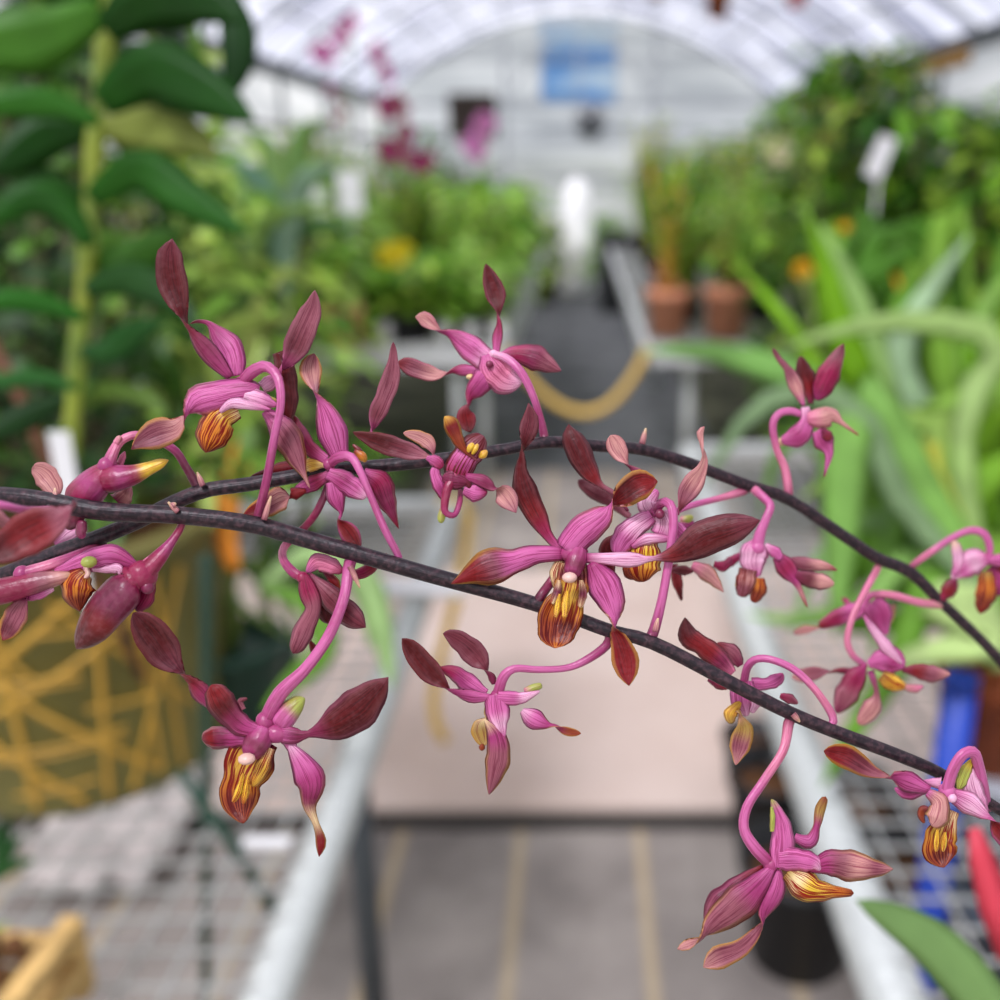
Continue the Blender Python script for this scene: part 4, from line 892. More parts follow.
# shrubs along the right wall and in front of the left wall, standing on the floor
def shrub(px, py, Y, h, rad, greens, label, n=620, lw=.08, grp=None):
    p = ony(px, py, Y); on_b = 4.95 < Y < 11.2; h -= ZT * on_b; rad *= .85
    root = empty('leafy_shrub', (p.x, Y, ZT + .006 if on_b else 0), label, 'shrub', grp); root['h'] = .3; pot(root, .15, .3, M_BLACK)
    z = root['h']; b = MB(); s = MB()
    for i in range(6):
        a = i * 1.05; s.tube([(0, 0, .25), (rad * .3 * math.cos(a), rad * .3 * math.sin(a), h * .55), (rad * .6 * math.cos(a), rad * .6 * math.sin(a), h * .92)], [.02, .014, .006], 6, rgb('6b5a3a'))
    for i in range(n):
        az = random.uniform(0, 6.28); r = rad * random.uniform(0, 1) ** .5; zz = h - (h * .8) * random.uniform(0, 1) ** 1.1; r *= (1 - .45 * max(0, (zz / h - .7) / .3))
        q = Vector((r * math.cos(az), r * math.sin(az), zz)); el = random.uniform(-.6, .7); a2 = az + random.uniform(-1, 1)
        d = Vector((math.cos(a2) * math.cos(el), math.sin(a2) * math.cos(el), math.sin(el))); L = lw * random.uniform(1.4, 2.8)
        b.blade([q, q + d * L * .4, q + d * L * .75 - Vector((0, 0, .08 * L)), q + d * L - Vector((0, 0, .25 * L))], lw * .4, col=gcol(random.choice(greens), .3), n=1, prof=lambda f: (.25, 1, .8, .05)[min(3, int(f * 3 + .5))])
    s.build('branches', M_STALK, root); b.build('leaves', M_LEAF, root); del root['h']
SH = 'shrubs behind the right bench'
for (px, Y, h, rad, g, lb) in ((1040, 3.9, 1.75, .5, MG, 'tall green shrub at the right frame edge behind the strap leaves'), (925, 4.3, 1.85, .48, DG + MG, 'dense shrub holding the white tag'),
                        (850, 4.6, 2.05, .42, MG + DG, 'tall mid green shrub left of the white tag'), (990, 5.7, 1.82, .5, DG, 'dark shrub under the eave at the upper right'), (1075, 5.0, 1.72, .45, OG, 'olive shrub at the right edge under the eave'),
                        (860, 7.6, 2.3, .6, DG + OG, 'tallest shrub below the timber plank'), (790, 9.4, 2.1, .55, MG, 'shrub near the far right corner of the gable')):
    shrub(px, 200, Y, h, rad, g, lb, grp=None)
for (px, Y, h, rad, g, lb) in ((250, 3.9, 1.55, .42, LG + MG, 'pale green shrub just right of the big dark-leaved vine'), (180, 4.2, 1.7, .5, MG, 'green shrub seen between the leaves of the climbing vine'), (300, 5.2, 1.6, .4, MG + LG, 'leafy shrub below the tallest pink flower spike'),
                        (60, 4.4, 1.9, .7, DG, 'dark shrub behind the climbing vine at the left edge'), (545, 12.4, .95, .3, OG, 'low olive shrub left of the white barrel'), (610, 12.6, 1.0, .3, MG, 'low green shrub right of the white barrel'),
                        (440, 12.8, 1.5, .5, MG, 'green shrub below the light pink orchid, beyond the bench'), (500, 12.6, 1.25, .4, OG + MG, 'olive shrub beyond the bench end, left of the aisle'), (690, 12.6, 1.55, .5, MG, 'green shrub beyond the right bench end')):
    shrub(px, 200, Y, h, rad, g, lb, n=300)
# white drum added for the bright spot at the aisle's end, black crate by it
p = ony(577, 200, 13.4); root = empty('white_barrel', (p.x, 13.4, 0), 'white plastic barrel standing at the far end of the aisle', 'barrel')
b = MB(); b.lathe([(0, 0), (.22, 0), (.25, .04), (.25, .6), (.255, .62), (.24, .66), (.2, 1.0), (.14, 1.36), (.1, 1.4), (0, 1.41)], 24); b.build('drum', mat('white_barrel', 'ffffff', .25, .6), root); b = MB(); b.lathe([(0, 1.4), (.07, 1.4), (.07, 1.46), (0, 1.46)], 14); b.build('lid', M_WHITE, root)  # sides tapered to face up, so the drum looks brighter
p = ony(660, 270, 9.6); root = empty('black_crate', (.26 + .0, 11.6, 0), 'black plastic crates stacked at the end of the right bench', 'crate'); root.location.x = .62
b = MB(); b.box((0, 0, .42), (.8, .4, .84)); b.build('crate_body', M_BLACK, root, smooth=False); b = MB(); b.box((0, 0, .86), (.84, .44, .04)); b.build('rim', M_BLACK, root, smooth=False)
# hanging pots under the roof
for px, py, Y, m, lb in ((718, 4, 5.0, M_TERRAD, 'brown clay pot hanging from the roof at the top of the frame'), (656, -14, 6.0, M_TERRAD, 'smaller hanging clay pot left of the brown one, cut by the frame'), (797, -6, 5.6, M_CORAL, 'red hanging pot right of the brown hanging pot')):
    p = ony(px, py, Y); root = empty('hanging_pot', (p.x, Y, p.z - .06), lb, 'hanging pot'); pot(root, .055, .11, m, 16)
    b = MB(); zt = arc(p.x) - .05 - (p.z - .06)
    for a in (0, 2.1, 4.2): b.tube([(.05 * math.cos(a), .05 * math.sin(a), .11), (0, 0, .4)], .002, 4)
    b.tube([(0, 0, .4), (0, 0, zt)], .002, 4); b.build('wire', M_GALVW, root)
    b = MB(); root['h'] = .1
    for i in range(8): strap_leaf(b, (0, 0, .09), random.uniform(0, 6.28), .16, random.uniform(.2, .9), 1.4, .008, gcol('4f7a3a'))
    b.build('leaves', M_LEAF, root); del root['h']
# far roof basket of greenery along the gable right
# ================================================================== near plants and things around the flowers
def pxleaf(b, pts, hw, col, depth, up=(0, -1, .6), fold=.16, dd=0, prof=None, n=3, samples=14):
    sm = cat([(x, y, 0, 0) for x, y in pts], samples)
    P3 = [P(x, y, depth + dd * i / (samples - 1)) for i, (x, y, _, _) in enumerate(sm)]
    r0 = (P3[0] + P3[-1]) / 2
    cam_dir = (P3[samples // 2] - cam.location).normalized()
    b.blade(P3, hw * depth / 1000, up=-cam_dir, fold=fold, th=.0012, col=col, n=n, prof=prof or (lambda f: (.35 + 1.6 * f if f < .4 else 1) * (1 if f < .5 else max(.03, 1 - ((f - .5) / .5) ** 2.2))))
def add_leaf(root, pts, hw, col, depth, label=None, **k):
    b = MB(); pxleaf(b, pts, hw, rgb(col), depth, **k)
    iv = root.matrix_world.inverted() if False else None
    b.v = [tuple(Vector(v) - root.location) for v in b.v]
    o = b.build('leaf', M_LEAF, root)
    if label: o['label'] = label
    return o
# --- climbing plant at the upper left
dv = .78
root = empty('climbing_vine', P(70, 452, dv), 'tall climbing plant with a yellow-green stem and broad dark leaves, upper left', 'plant')
sm = cat([(118, -60, 0, 0), (108, 20, 0, 0), (100, 90, 0, 0), (93, 170, 0, 0), (88, 250, 0, 0), (80, 330, 0, 0), (74, 400, 0, 0), (68, 462, 0, 0)], 30)
b = MB(); b.tube([P(x, y, dv) - root.location for x, y, _, _ in sm], [.0068 * (1 + .14 * math.cos(i * 1.1)) for i in range(30)], 10, [mixc(rgb('8f9c2a'), rgb('6f8826'), .5 + .5 * math.sin(i * .9)) for i in range(30)]); b.build('stem', M_STALK, root)
for pts, hw, c, z in (([(100, 12), (40, 40), (-10, 48), (-60, 70)], 26, '56902c', -.03), ([(104, 4), (60, -16), (0, -20)], 18, '2b6214', 0), ([(106, 30), (150, 2), (200, 0), (244, 22)], 26, '1f4f10', -.04),
                      ([(102, 104), (150, 74), (205, 92), (256, 122)], 27, '235c10', -.03), ([(98, 122), (55, 104), (5, 104), (-50, 112)], 13, '3a7c1e', -.04), ([(100, 128), (50, 135), (10, 160), (-20, 180)], 18, '1f4f10', .02),
                      ([(100, 128), (150, 130), (195, 140), (218, 160)], 20, '9aa650', 0), ([(92, 200), (140, 170), (190, 200), (250, 236)], 20, '2a6612', -.03), ([(92, 196), (60, 190), (20, 170), (-20, 165)], 14, '31601f', .03),
                      ([(90, 245), (60, 205), (25, 200), (-20, 232)], 15, '2a6814', -.03), ([(88, 262), (130, 262), (165, 240), (185, 232)], 16, '4a7d2c', .01), ([(86, 290), (130, 280), (175, 300), (200, 330)], 16, '2c5c20', -.01),
                      ([(84, 318), (45, 304), (5, 300), (-40, 308)], 11, '337c1c', -.03), ([(82, 352), (112, 350), (140, 330), (168, 322)], 13, '2a5f24', -.01), ([(78, 388), (40, 378), (0, 382), (-40, 388)], 8, '3a7a32', -.03),
                      ([(78, 395), (40, 410), (0, 430), (-40, 450)], 12, '234a1c', .03), ([(104, 60), (130, 90), (150, 120), (150, 150)], 12, '3a6a24', .03), ([(76, 410), (110, 390), (150, 400), (170, 420)], 10, '6a8a38', .02)):
    add_leaf(root, pts, hw * 1.18, c, dv + z, dd=-.03, prof=lambda f: (.4 + 1.5 * f if f < .4 else 1) * (1 if f < .45 else max(.03, 1 - ((f - .45) / .55) ** 1.7)))
add_leaf(root, [(222, -20), (236, 20), (238, 60), (226, 100)], 18, '1f4a18', dv + .05)
# white label on its stake
pl = P(65, 470, dv - .02); r2 = empty('plant_label', pl, 'upright white label at the foot of the climbing vine', 'plant label')
b = MB(); b.box((0, 0, 0), (.016, .002, .06)); b.build('card', M_WHITE, r2, smooth=False); b = MB(); b.box((0, .002, -.07), (.006, .002, .1)); b.build('stake', M_WHITE, r2, smooth=False)
tag(MB().tube([P(-40, 290, 1.0), P(15, 385, 1.0), P(60, 490, 1.0), onz(170, 740, ZT + .008)], .006, 8).build('cane_stick', mat('brown_cane', '6a4028', .7)), 'thin brown cane leaning in the lower left shade', 'stick')
# fibre slab of hanging roots
root = empty('root_slab', P(10, 520, 1.7), 'brown fibre slab matted with hanging roots behind the climbing vine', 'root slab')
b = MB(); c = P(-10, 300, 1.7) - root.location; m_ = Matrix.Rotation(-PITCH * .3, 3, 'X'); n1 = 26; vs = []; fs = []
for i in range(n1):
    for j in range(n1):
        u, v = i / (n1 - 1) - .5, j / (n1 - 1) - .5; vs.append(c + Vector((u * .36, -.05 * noise.noise(Vector((u * 9, v * 9, 0))) - .04 * (1 - 4*u*u) + .03, v * .78)))
k0 = len(vs)
for i in range(n1):
    for j in range(n1): vs.append(vs[i * n1 + j] + Vector((0, .07, 0)))
for i in range(n1 - 1):
    for j in range(n1 - 1):
        a = i * n1 + j; fs.append((a, a + n1, a + n1 + 1, a + 1)); fs.append((k0 + a, k0 + a + 1, k0 + a + n1 + 1, k0 + a + n1))
for j in range(n1 - 1):
    fs.append((j, j + 1, k0 + j + 1, k0 + j)); a = (n1 - 1) * n1 + j; fs.append((a, k0 + a, k0 + a + 1, a + 1)); a = j * n1; fs.append((a, k0 + a, k0 + a + n1, a + n1)); a += n1 - 1; fs.append((a, a + n1, k0 + a + n1, k0 + a))
b.add(vs, fs, rgb('4c4130')); b.build('fibre', mat('root_fibre', '3d3427', .95, .1, noise_s=22, noise_a=.7, bump=.8), root)
b = MB()
for i in range(22):
    x = random.uniform(-.2, .2); z = random.uniform(-.1, .4); L = random.uniform(.15, .5); p = c + Vector((x, -.07 + random.uniform(-.02, .02), z))
    b.tube([p, p + Vector((random.uniform(-.03, .03), -.01, -L * .5)), p + Vector((random.uniform(-.05, .05), 0, -L))], .0022, 5, mixc(rgb('8c8270'), rgb('6a5a48'), random.random()))
b.build('aerial_roots', M_STALK, root)
root = empty('dark_foliage_plant', P(40, 560, 1.35), 'dense dark-leaved plant in the shade behind the climbing vine', 'plant')
zz = root.location.z - ZT - .005
b = MB(); b.lathe([(0, -zz), (.07, -zz), (.09, -zz + .14), (.095, -zz + .14), (.095, -zz + .16), (.08, -zz + .16), (0, -zz + .13)], 20); b.build('pot', M_BLACK, root)
b = MB(); s2 = MB()
for i in range(9):
    x = random.uniform(-10, 250); y = random.uniform(-40, 250); s2.tube([Vector((0, 0, -zz + .1)), P(40 + (x - 40) * .5, (y + 560) / 2, 1.45) - root.location, P(x, y, 1.45) - root.location], [.008, .006, .003], 6, rgb('55602c'))
s2.build('stems', M_STALK, root)
for i in range(520):
    x = random.uniform(-60, 258); y = random.uniform(-60, 500)
    if x > 205 and y < 130: continue
    if x > 150 and random.random() < .35: continue
    d = 1.45 + random.uniform(-.12, .15); p = P(x, y, d) - root.location; az = random.uniform(0, 6.28); el = random.uniform(-.7, .5); v = Vector((math.cos(az) * math.cos(el), .4 * math.sin(az), math.sin(el))).normalized(); L = random.uniform(.05, .11)
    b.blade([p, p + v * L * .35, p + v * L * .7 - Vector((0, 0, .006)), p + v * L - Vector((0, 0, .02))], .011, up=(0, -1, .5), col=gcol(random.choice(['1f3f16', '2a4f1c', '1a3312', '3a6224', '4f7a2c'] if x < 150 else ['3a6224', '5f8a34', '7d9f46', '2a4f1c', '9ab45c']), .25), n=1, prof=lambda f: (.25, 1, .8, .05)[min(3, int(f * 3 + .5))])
b.build('leaves', M_LEAF, root)
# --- lime strap plant between vine and bench
def px_plant(name, label, anchor, depth, leaves, potm=None, pr=.07, ph=.1, drop=0, cat_='plant'):
    root = empty(name, P(anchor[0], anchor[1], depth), label, cat_)
    hz = root.location.z - ZT - .005
    if potm and hz > ph + .04:
        b = MB(); z0 = -hz; b.lathe([(0, z0), (pr * .75, z0), (pr, z0 + ph * .9), (pr * 1.06, z0 + ph * .9), (pr * 1.06, z0 + ph), (pr * .93, z0 + ph), (pr * .9, z0 + ph * .9), (0, z0 + ph * .9)], 22); b.build('pot', potm, root)
        b = MB(); b.tube([(0, 0, z0 + ph * .85), (.01, 0, z0 * .5), (0, 0, .01)], [.012, .01, .008], 8, rgb('6a7a36')); b.build('stem', M_STALK, root)
    elif potm:
        ph = hz
        b = MB(); b.lathe([(0, -ph), (pr * .75, -ph), (pr, -.01), (pr * 1.06, -.01), (pr * 1.06, .01), (pr * .93, .01), (pr * .9, -.01), (0, -.01)], 22); b.build('pot', potm, root)
    for pts, hw, c, dz in leaves: add_leaf(root, [anchor] + pts if pts[0] != anchor else pts, hw, c, depth + dz)
    return root
px_plant('strap_plant', 'lime strap-leaved plant between the climbing vine and the white-edged bench', (215, 500), 1.5, [
    ([(230, 420), (260, 380), (335, 378)], 11, 'a8bc5c', 0), ([(215, 400), (225, 330), (300, 318)], 11, '9db352', -.02), ([(200, 400), (190, 300), (230, 262), (330, 290)], 12, '8fa848', .02), ([(190, 420), (160, 330), (110, 290)], 12, '6f8c38', .05),
    ([(210, 380), (200, 280), (170, 215), (120, 190)], 13, '7f9a44', .04), ([(225, 430), (280, 400), (320, 420)], 10, '7c9a48', 0), ([(195, 430), (150, 390), (120, 400)], 11, '5f7c30', .04), ([(220, 400), (240, 300), (270, 220), (330, 205)], 12, '7d9f4c', .06),
    ([(205, 410), (180, 340), (150, 300), (90, 330)], 12, '86993f', .05), ([(215, 380), (230, 260), (215, 180), (180, 140)], 12, '6f9440', .08), ([(205, 440), (180, 420), (140, 440)], 10, '55702c', .06), ([(220, 420), (250, 340), (262, 300), (300, 260)], 10, 'b4c268', .02),
    ([(210, 450), (195, 360), (160, 260), (140, 240)], 14, '5c7f30', .09), ([(222, 440), (245, 400), (255, 420), (262, 460)], 10, '6a8a3a', .03), ([(208, 440), (170, 380), (130, 370), (100, 420)], 14, '4c6e2a', .1), ([(216, 440), (230, 360), (250, 330), (280, 350)], 13, '8aa24a', .08)], M_DGREEN, .08, .14)
px_plant('broad_leaf_plant', 'plant with broad grey-green leaves right of the climbing vine', (285, 300), 1.9, [
    ([(275, 220), (250, 175), (200, 172)], 13, '6f9a7a', 0), ([(290, 220), (310, 175), (345, 168)], 12, '8fb08c', 0), ([(280, 250), (240, 240), (205, 262)], 10, '7da08a', .02), ([(290, 240), (330, 225), (360, 240)], 10, '5f8a4a', .03), ([(285, 240), (270, 150), (240, 130)], 13, '86ab5c', .04), ([(288, 230), (300, 140), (330, 120)], 12, '7fa858', .05)], M_BLACK, .07, .12)
# --- plants around the lower left
root = px_plant('green_pot_orchid', 'dark green pot with narrow arching leaves and an orange bloom behind the spray', (262, 588), 1.62, [
    ([(240, 560), (215, 570), (205, 640)], 4, '5f8a3a', -.05), ([(240, 570), (225, 610), (228, 652)], 4, '44702c', -.07), ([(255, 560), (275, 580), (300, 655)], 4, '7c9c4a', -.06), ([(270, 560), (290, 540), (310, 560)], 5, '5f8a3a', 0), ([(250, 560), (210, 580), (290, 640)], 5, '86a558', -.08), ([(262, 560), (270, 520), (295, 500)], 5, '6c8f3a', 0),
    ([(310, 555), (368, 585), (392, 690)], 15, 'b2d48c', -.25), ([(320, 560), (360, 590), (372, 650)], 10, 'a2c67a', -.2), ([(300, 600), (325, 645), (285, 690), (262, 712)], 14, '7fb444', -.25), ([(300, 600), (320, 640), (305, 672)], 11, '8cbf54', -.2)], M_DGREEN, .05, .1)
b = MB(); pts = cat([(236, 570, 0, 0), (228, 545, 0, 0), (228, 510, 0, 0), (238, 470, 0, 0), (240, 440, 0, 0)], 14); P3 = [P(x, y, 1.45) - root.location for x, y, _, _ in pts]
b.blade(P3, .02, up=(0, -1, .3), fold=.3, col=rgb('f0a03a'), n=3, prof=lambda f: math.sin(math.pi * (.1 + .85 * f)) ** .7); b.build('orange_bloom', M_LEAF, root)['label'] = 'orange bloom'
# --- olive planter with gold bamboo pattern
pc = onz(18, 832, ZT); root = empty('gold_pattern_planter', (pc.x, pc.y + .22, ZT + .006), 'olive green planter with a crossing gold bamboo pattern on the left bench', 'planter')
HR, HH = .222, .355
def rad_at(z): return HR * (.93 + .07 * z / HH)
b = MB(); b.lathe([(0, 0), (HR * .9, 0), (rad_at(.01), .012), (rad_at(HH), HH), (rad_at(HH) + .012, HH), (rad_at(HH) + .012, HH + .02), (rad_at(HH) - .01, HH + .02), (rad_at(HH) - .02, HH - .03), (0, HH - .03)], 48); b.build('pot_wall', M_OLIVE, root)
b = MB()
def strip(t0, z0, t1, z1, w):
    n = 16; vs = []; fs = []
    du, dv2 = (t1 - t0) * HR, (z1 - z0); l = math.hypot(du, dv2); ox, oz = -dv2 / l * w / 2, du / l * w / 2
    for i in range(n + 1):
        f = i / n; t = t0 + (t1 - t0) * f; z = z0 + (z1 - z0) * f
        for s in (-1, 1):
            tt, zz = t + s * ox / HR, z + s * oz
            for q in (.0005, .004): r = rad_at(zz) + q; vs.append((r * math.cos(tt), r * math.sin(tt), zz))
    for i in range(n):
        a = i * 4; fs += [(a+1, a+5, a+7, a+3), (a, a+4, a+5, a+1), (a+2, a+3, a+7, a+6)]
    b.add(vs, fs)
A0 = -math.pi / 2
for (t0, z0, t1, z1, w) in ((-1.2, .02, .55, .30, .017), (-1.3, -.0, .9, .26, .015), (-.95, .3, .4, .02, .014), (-.5, .3, .9, .03, .015), (.1, .31, .12, .02, .014), (.65, .31, .55, .02, .014), (.85, .3, .9, .03, .012), (-.75, .31, -.72, .02, .014), (-.35, .31, -.2, .02, .012),
                         (-.3, .2, .5, .2, .008), (-.3, .192, .5, .19, .005), (-.1, .1, .7, .11, .008), (-.1, .09, .7, .10, .005), (.3, .26, .8, .25, .008), (-.9, .25, -.3, .26, .008), (-.9, .08, -.3, .07, .008), (.0, .04, .5, .05, .006), (.5, .15, .95, .14, .008), (-.1, .31, .25, .2, .01), (-.6, .06, -.1, .16, .01),
                         (-1.3, .18, -.6, .02, .014), (.4, .3, 1.2, .1, .012), (1.0, .3, 1.05, .02, .012), (1.2, .3, .7, .02, .012), (-1.2, .3, -1.1, .02, .012)):
    strip(A0 + t0, max(.012, min(HH - .01, z0 * 1.08)), A0 + t1, max(.012, min(HH - .01, z1 * 1.08)), w * .66)
b.build('gold_pattern', M_GOLD, root)
b = MB(); b.lathe([(0, HH - .02), (HR * .93, HH - .02), (HR * .93, HH - .025)], 30); b.build('bark_mix', M_BARK, root)
b = MB()
for i in range(16):
    a = random.uniform(0, 6.28); strap_leaf(b, (.1 * math.cos(a), .1 * math.sin(a), HH - .03), a, random.uniform(.12, .22), random.uniform(.3, .9), 1.1, .012, gcol('5f7030', .3))
b.build('leaves', M_LEAF, root)
# --- dark green ribbed post with its brace
p = P(206, 800, 1.12); root = empty('green_post', (p.x, p.y, 0), 'slim dark green ribbed post rising through the left wire bench', 'post')
T_ = P(206, 556, 1.15) - root.location; B_ = onz(206, 1000, .35) - root.location; B_ = T_ + (B_ - T_) * (T_.z / (T_.z - B_.z)); b = MB(); b.tube([B_, T_], .0065, 8)
for i in range(50):
    q = B_.lerp(T_, (i + .4) / 50); b.tube([q, q + (T_ - B_).normalized() * .006], .0085, 8)
b.build('shaft', M_DGREEN, root)
b = MB(); q1 = P(228, 838, 1.3) - root.location; q2 = P(300, 950, 1.3) - root.location; b.tube([q1 + Vector((-.05,0,.1)), q1, q2], .008, 8); b.build('brace', M_DGREEN, root)
# --- pale rags and strips
root = MB(); b = MB(); n1 = 16; c0 = [P(12, 870, 1.62), P(70, 800, 1.9), P(215, 790, 1.9), P(150, 880, 1.6)]; vs = []; fs = []
fz = .03
c0 = [onz(20, 900, fz), onz(70, 790, fz), onz(215, 785, fz), onz(150, 900, fz)]
for i in range(n1):
    for j in range(n1):
        u, v = i / (n1-1), j / (n1-1); q = c0[0].lerp(c0[3], u).lerp(c0[1].lerp(c0[2], u), v); vs.append((q.x, q.y, fz + .05 + .05 * noise.noise(Vector((u*5, v*5, 2)))))
fs = [(i*n1+j, (i+1)*n1+j, (i+1)*n1+j+1, i*n1+j+1) for i in range(n1-1) for j in range(n1-1)]
k0 = len(vs); vs += [(x, y, z - .012) for x, y, z in vs]; fs += [tuple(k0 + q for q in reversed(f)) for f in fs]; b.add(vs, fs)
tag(b.build('grey_sheet', mat('grey_sheet', 'bdb5b0', .8, noise_s=7, noise_a=.15)), 'crumpled pale grey sheet lying on the ground under the left bench', 'sheet')
p = onz(267, 843, ZT + .014); tag(MB().box(tuple(p), (.06, .016, .008)).build('white_strip', M_WHITE, smooth=False), 'short white plastic strip beside the green post', 'strip')
b = MB(); b.box((0, 0, 0), (.2, .06, .008)); b.box((0, -.03, .008), (.2, .006, .012)); b.box((0, .03, .008), (.2, .006, .012)); b.box((-.1, 0, .008), (.006, .06, .012)); b.box((.1, 0, .008), (.006, .06, .012))
o = b.build('white_tray', M_WHITE, smooth=False); o.location = onz(418, 590, ZT + .016); tag(o, 'shallow white tray on the corner of the left bench', 'tray')
# --- wooden slat basket at the lower left corner
pb = onz(84, 912, ZT + .1); root = empty('slat_basket', (pb.x - .1, pb.y - .095, ZT + .006), 'pale wooden slat basket with a green shoot in the lower left corner', 'basket', rz=R(-4))
S = .17
for k in range(4):
    z = .012 + k * .024; a = 1 if k % 2 == 0 else 0
    for s in (-1, 1):
        b = MB(); b.box((0, s * S/2, z) if a else (s * S/2, 0, z), (S * 1.12, .022, .02) if a else (.022, S * 1.12, .02)); b.build('slat', M_WOOD, root, smooth=False)
b = MB()
for i in range(60): b.ball((random.uniform(-.07, .07), random.uniform(-.07, .07), random.uniform(.06, .085)), random.uniform(.008, .016), 6, 4)
b.build('bark_chips', M_BARK, root)['kind'] = 'stuff'
b = MB(); strap_leaf(b, (-.03, -.02, .07), R(20), .14, .7, .6, .01, rgb('9fd03a')); strap_leaf(b, (-.03, .0, .07), R(200), .16, .3, .8, .01, rgb('7fb03a')); b.build('shoot', M_LEAF, root)
b = MB(); b.tube([(.055, -.05, .09), (.07, -.06, .05), (.06, -.07, .0)], .003, 6); b.build('tie', M_TEAL, root)
# fern tuft at the left edge
px_plant('dark_tuft', 'small dark green tuft at the left edge under the planter', (-8, 880), .95, [([(10, 850), (22, 835)], 6, '2c5a28', 0), ([(5, 840), (8, 815)], 6, '234a22', 0), ([(15, 865), (35, 860)], 6, '31602c', 0), ([(0, 850), (-12, 820)], 6, '2c5a28', 0)])

# ================================================================== right side
SLv = [([(880, 420), (842, 330), (826, 270), (803, 203)], 14, '7ab012', 0), ([(890, 420), (866, 330), (842, 268), (818, 222)], 14, '9cc070', .03), ([(860, 440), (800, 340), (765, 296), (732, 260)], 8, '8cc02c', .05), ([(850, 420), (812, 372), (785, 320), (760, 290)], 8, 'a4b82a', .06),
       ([(960, 430), (1000, 345), (930, 322), (850, 328), (775, 352)], 11, 'aecd7c', -.06), ([(900, 480), (850, 420), (790, 375), (710, 352), (640, 352)], 15, '86b860', -.08), ([(900, 500), (862, 420), (800, 392), (745, 420), (700, 492)], 11, '8fae7c', -.1),
       ([(900, 460), (866, 398), (848, 420), (842, 520), (836, 640)], 21, '8fc25e', -.1), ([(930, 480), (935, 420), (880, 440), (800, 500)], 14, 'aed466', -.06), ([(900, 470), (930, 425), (990, 395), (1050, 370)], 18, '9ccb50', -.05), ([(930, 470), (930, 440), (922, 470), (914, 500)], 9, 'd8d450', -.08),
       ([(960, 480), (1000, 400), (1010, 330), (1020, 280)], 16, '84b61e', .02), ([(980, 470), (990, 430), (975, 380), (960, 330)], 15, '6ea318', .04), ([(930, 440), (900, 380), (905, 330), (970, 235)], 15, 'a9c79c', .08), ([(950, 520), (1000, 470), (1040, 440)], 18, '7fb32a', -.04),
       ([(910, 560), (870, 600), (800, 620), (745, 614)], 10, '9ccb6a', -.05), ([(930, 600), (1000, 640), (930, 652), (850, 680)], 13, 'c6de92', -.12), ([(930, 580), (900, 660), (860, 720), (820, 790)], 12, '7bb03c', -.08), ([(960, 560), (1000, 560), (1050, 600)], 20, '94c44a', -.04),
       ([(900, 500), (890, 540), (880, 600), (872, 660)], 14, '88ba50', .0), ([(940, 520), (920, 600), (905, 680)], 16, '76a83a', .06), ([(960, 540), (960, 620), (940, 700)], 15, '8fbe58', .04), 
       ([(980, 440), (970, 370), (965, 330)], 14, '7aa83c', .14), ([(890, 470), (830, 430), (780, 450), (760, 520)], 9, '79a648', .05), ([(950, 420), (990, 300), (1040, 260)], 13, '86b44c', .1), ([(880, 520), (820, 560), (790, 640)], 8, '9cc67c', .0),
       ([(900, 480), (872, 440), (860, 380), (850, 345)], 18, '67982c', .14), ([(960, 470), (940, 400), (935, 360)], 18, '5f9430', .16), ([(900, 560), (880, 500), (900, 450), (950, 430)], 16, '76a63c', .12), ([(1000, 560), (980, 500), (1000, 430)], 20, '6c9e30', .12)]
DK = []
for i in range(34):
    x = random.uniform(835, 1050); y = random.uniform(300, 640); ang = random.uniform(-.6, .6)
    L = random.uniform(130, 240)
    DK.append(([(x, y), (x + ang * L * .5 + 8, y - L * .5), (x + ang * L * 1.3, max(335, y - L * random.uniform(.75, 1)))], random.uniform(10, 16), random.choice(['4f8420', '3f7020', '6aa028', '85b43c', '5a8f30', '7aa828']), random.uniform(.12, .4)))
DK = [([(985, 620)] + p, hw, c, d) for p, hw, c, d in DK]
px_plant('strap_leaf_orchid', 'large bright green strap-leaved orchid filling the right side, in a clay pot', (1000, 670), 1.45, [([(985, 600)] + p, hw * 1.3, c, d * 1.2) for p, hw, c, d in SLv] + DK, M_TERRAD, .085, .13)
# blue can, grey tub added for a dark shadow, coral tag, near leaf
p = onz(948, 905, .02 + ZT * .0 + .3); q = P(945, 800, 1.45); root = empty('blue_pole', (q.x, q.y, 0), 'bright blue plastic pole under the clay pot on the right', 'pole')
zt = ony(940, 678, q.y).z; b = MB(); b.tube([(0, 0, 0), (0, 0, zt)], .024, 14); b.build('tube', M_BLUE, root); b = MB(); b.tube([(0, 0, zt - .02), (0, 0, zt + .005)], .024, 14); b.build('end_cap', M_BLUE, root)
b = MB(); n1 = 10; 
q = onz(985, 775, ZT + .01); root = empty('pale_saucer', (q.x + .08, q.y + .02, ZT + .008), 'pale grey saucer below the clay pot on the right bench', 'saucer'); b.lathe([(0, 0), (.12, 0), (.14, .025), (.133, .025), (.115, .006), (0, .006)], 28); b.build('dish', mat('pale_saucer', 'b9bec6', .5), root)
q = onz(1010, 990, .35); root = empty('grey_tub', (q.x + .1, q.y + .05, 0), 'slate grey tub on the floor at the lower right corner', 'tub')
b = MB(); b.lathe([(0, 0), (.16, 0), (.2, .5), (.215, .5), (.215, .53), (.19, .53), (.15, .03), (0, .03)], 28); b.build('tub_wall', M_SLATE, root)  # dark body put where only a shadow lies
root = empty('coral_tag', P(990, 870, .42), 'coral pink plastic tag at the right edge, below the last flower', 'tag')
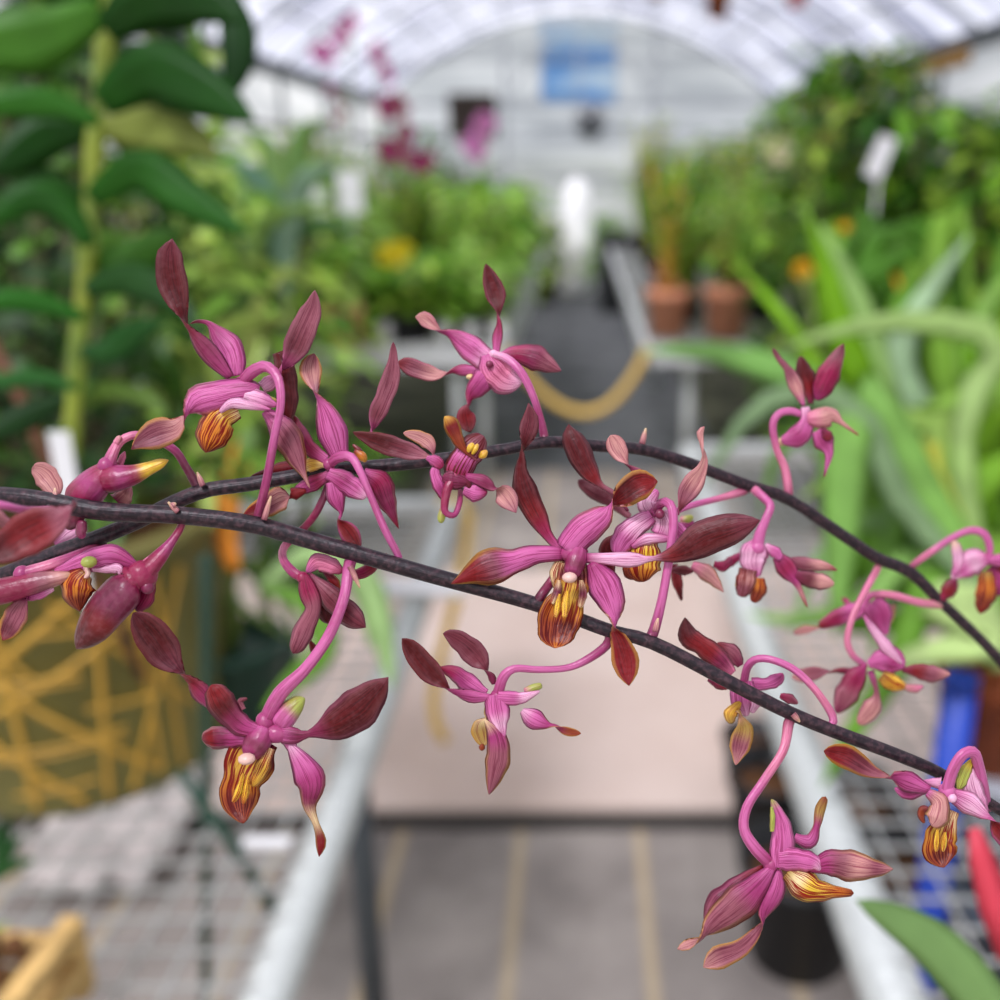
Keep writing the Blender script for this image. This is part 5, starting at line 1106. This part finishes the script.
b = MB(); pts = [P(x, y, .42) - root.location for x, y in ((974, 828), (982, 862), (996, 905), (1015, 955))]; b.blade(pts, .0078, up=(0, -1, .3), fold=.1, th=.0008, n=2, prof=lambda f: (.35, .75, 1, 1)[min(3, int(f*3+.5))]); b.build('strip', M_CORAL, root)
root = empty('near_leaf', P(1010, 1040, .36), 'single blurred green leaf entering at the lower right corner', 'leaf')
b = MB(); pxleaf(b, [(1040, 1075), (990, 1010), (930, 942), (856, 900)], 26, rgb('8db46a'), .36, fold=.3); b.v = [tuple(Vector(v) - root.location) for v in b.v]; b.build('blade', M_LEAF, root)
# black pots under the right bench
for i, (px, py, r, lb) in enumerate(((772, 800, .11, 'black nursery pot on the walkway edge under the right rail'), (800, 905, .13, 'big black nursery pot on the ground under the right rail, nearest the camera'), (752, 760, .08, 'small black nursery pot, farthest of three under the right rail'), (850, 830, .12, 'black nursery pot below the right wire mesh, behind the right rail'), (905, 900, .12, 'black nursery pot below the right wire mesh, closest to the blue pole'))):
    q = onz(px, py, .12); root = empty('nursery_pot', (q.x, q.y, .048 if q.y > yb + r else .001), lb, 'pot'); b = MB(); h = r * 1.9
    b.lathe([(0, 0), (r * .78, 0), (r * .97, h * .88), (r * 1.05, h * .88), (r * 1.05, h), (r * .95, h), (r * .9, h * .7), (0, h * .7)], 24); b.build('pot_wall', M_BLACK, root); b = MB(); b.lathe([(0, h * .72), (r * .91, h * .72), (r * .91, h * .7)], 20); b.build('soil', M_BARK, root)

# ================================================================== light
w = bpy.data.worlds.new('overcast_sky'); SC.world = w; w.use_nodes = True; nt = w.node_tree
bg = nt.nodes['Background']; tc = nt.nodes.new('ShaderNodeTexCoord'); sp = nt.nodes.new('ShaderNodeSeparateXYZ'); cr = nt.nodes.new('ShaderNodeValToRGB')
nt.links.new(tc.outputs['Generated'], sp.inputs[0]); nt.links.new(sp.outputs[2], cr.inputs[0]); nt.links.new(cr.outputs[0], bg.inputs[0])
cr.color_ramp.elements[0].color = (.55, .6, .55, 1); cr.color_ramp.elements[1].color = (1, 1, 1, 1); cr.color_ramp.elements[1].position = .35
e = cr.color_ramp.elements.new(.02); e.color = (.8, .88, 1, 1)
bg.inputs[1].default_value = 1.0
sl = bpy.data.lights.new('sun', 'SUN'); sl.energy = 5.0; sl.angle = R(14); sl.color = (1, .97, .9); so = link('sun', sl); so.rotation_euler = (R(28), R(-18), 0); so.location = (0, 0, 6)
SC.view_settings.view_transform = 'Standard'; SC.view_settings.look = 'None'; SC.view_settings.gamma = 1; SC.view_settings.exposure = 0.42
SC.cycles.max_bounces = 8; SC.cycles.diffuse_bounces = 4; SC.cycles.transparent_max_bounces = 12
SC.cycles.use_denoising = True
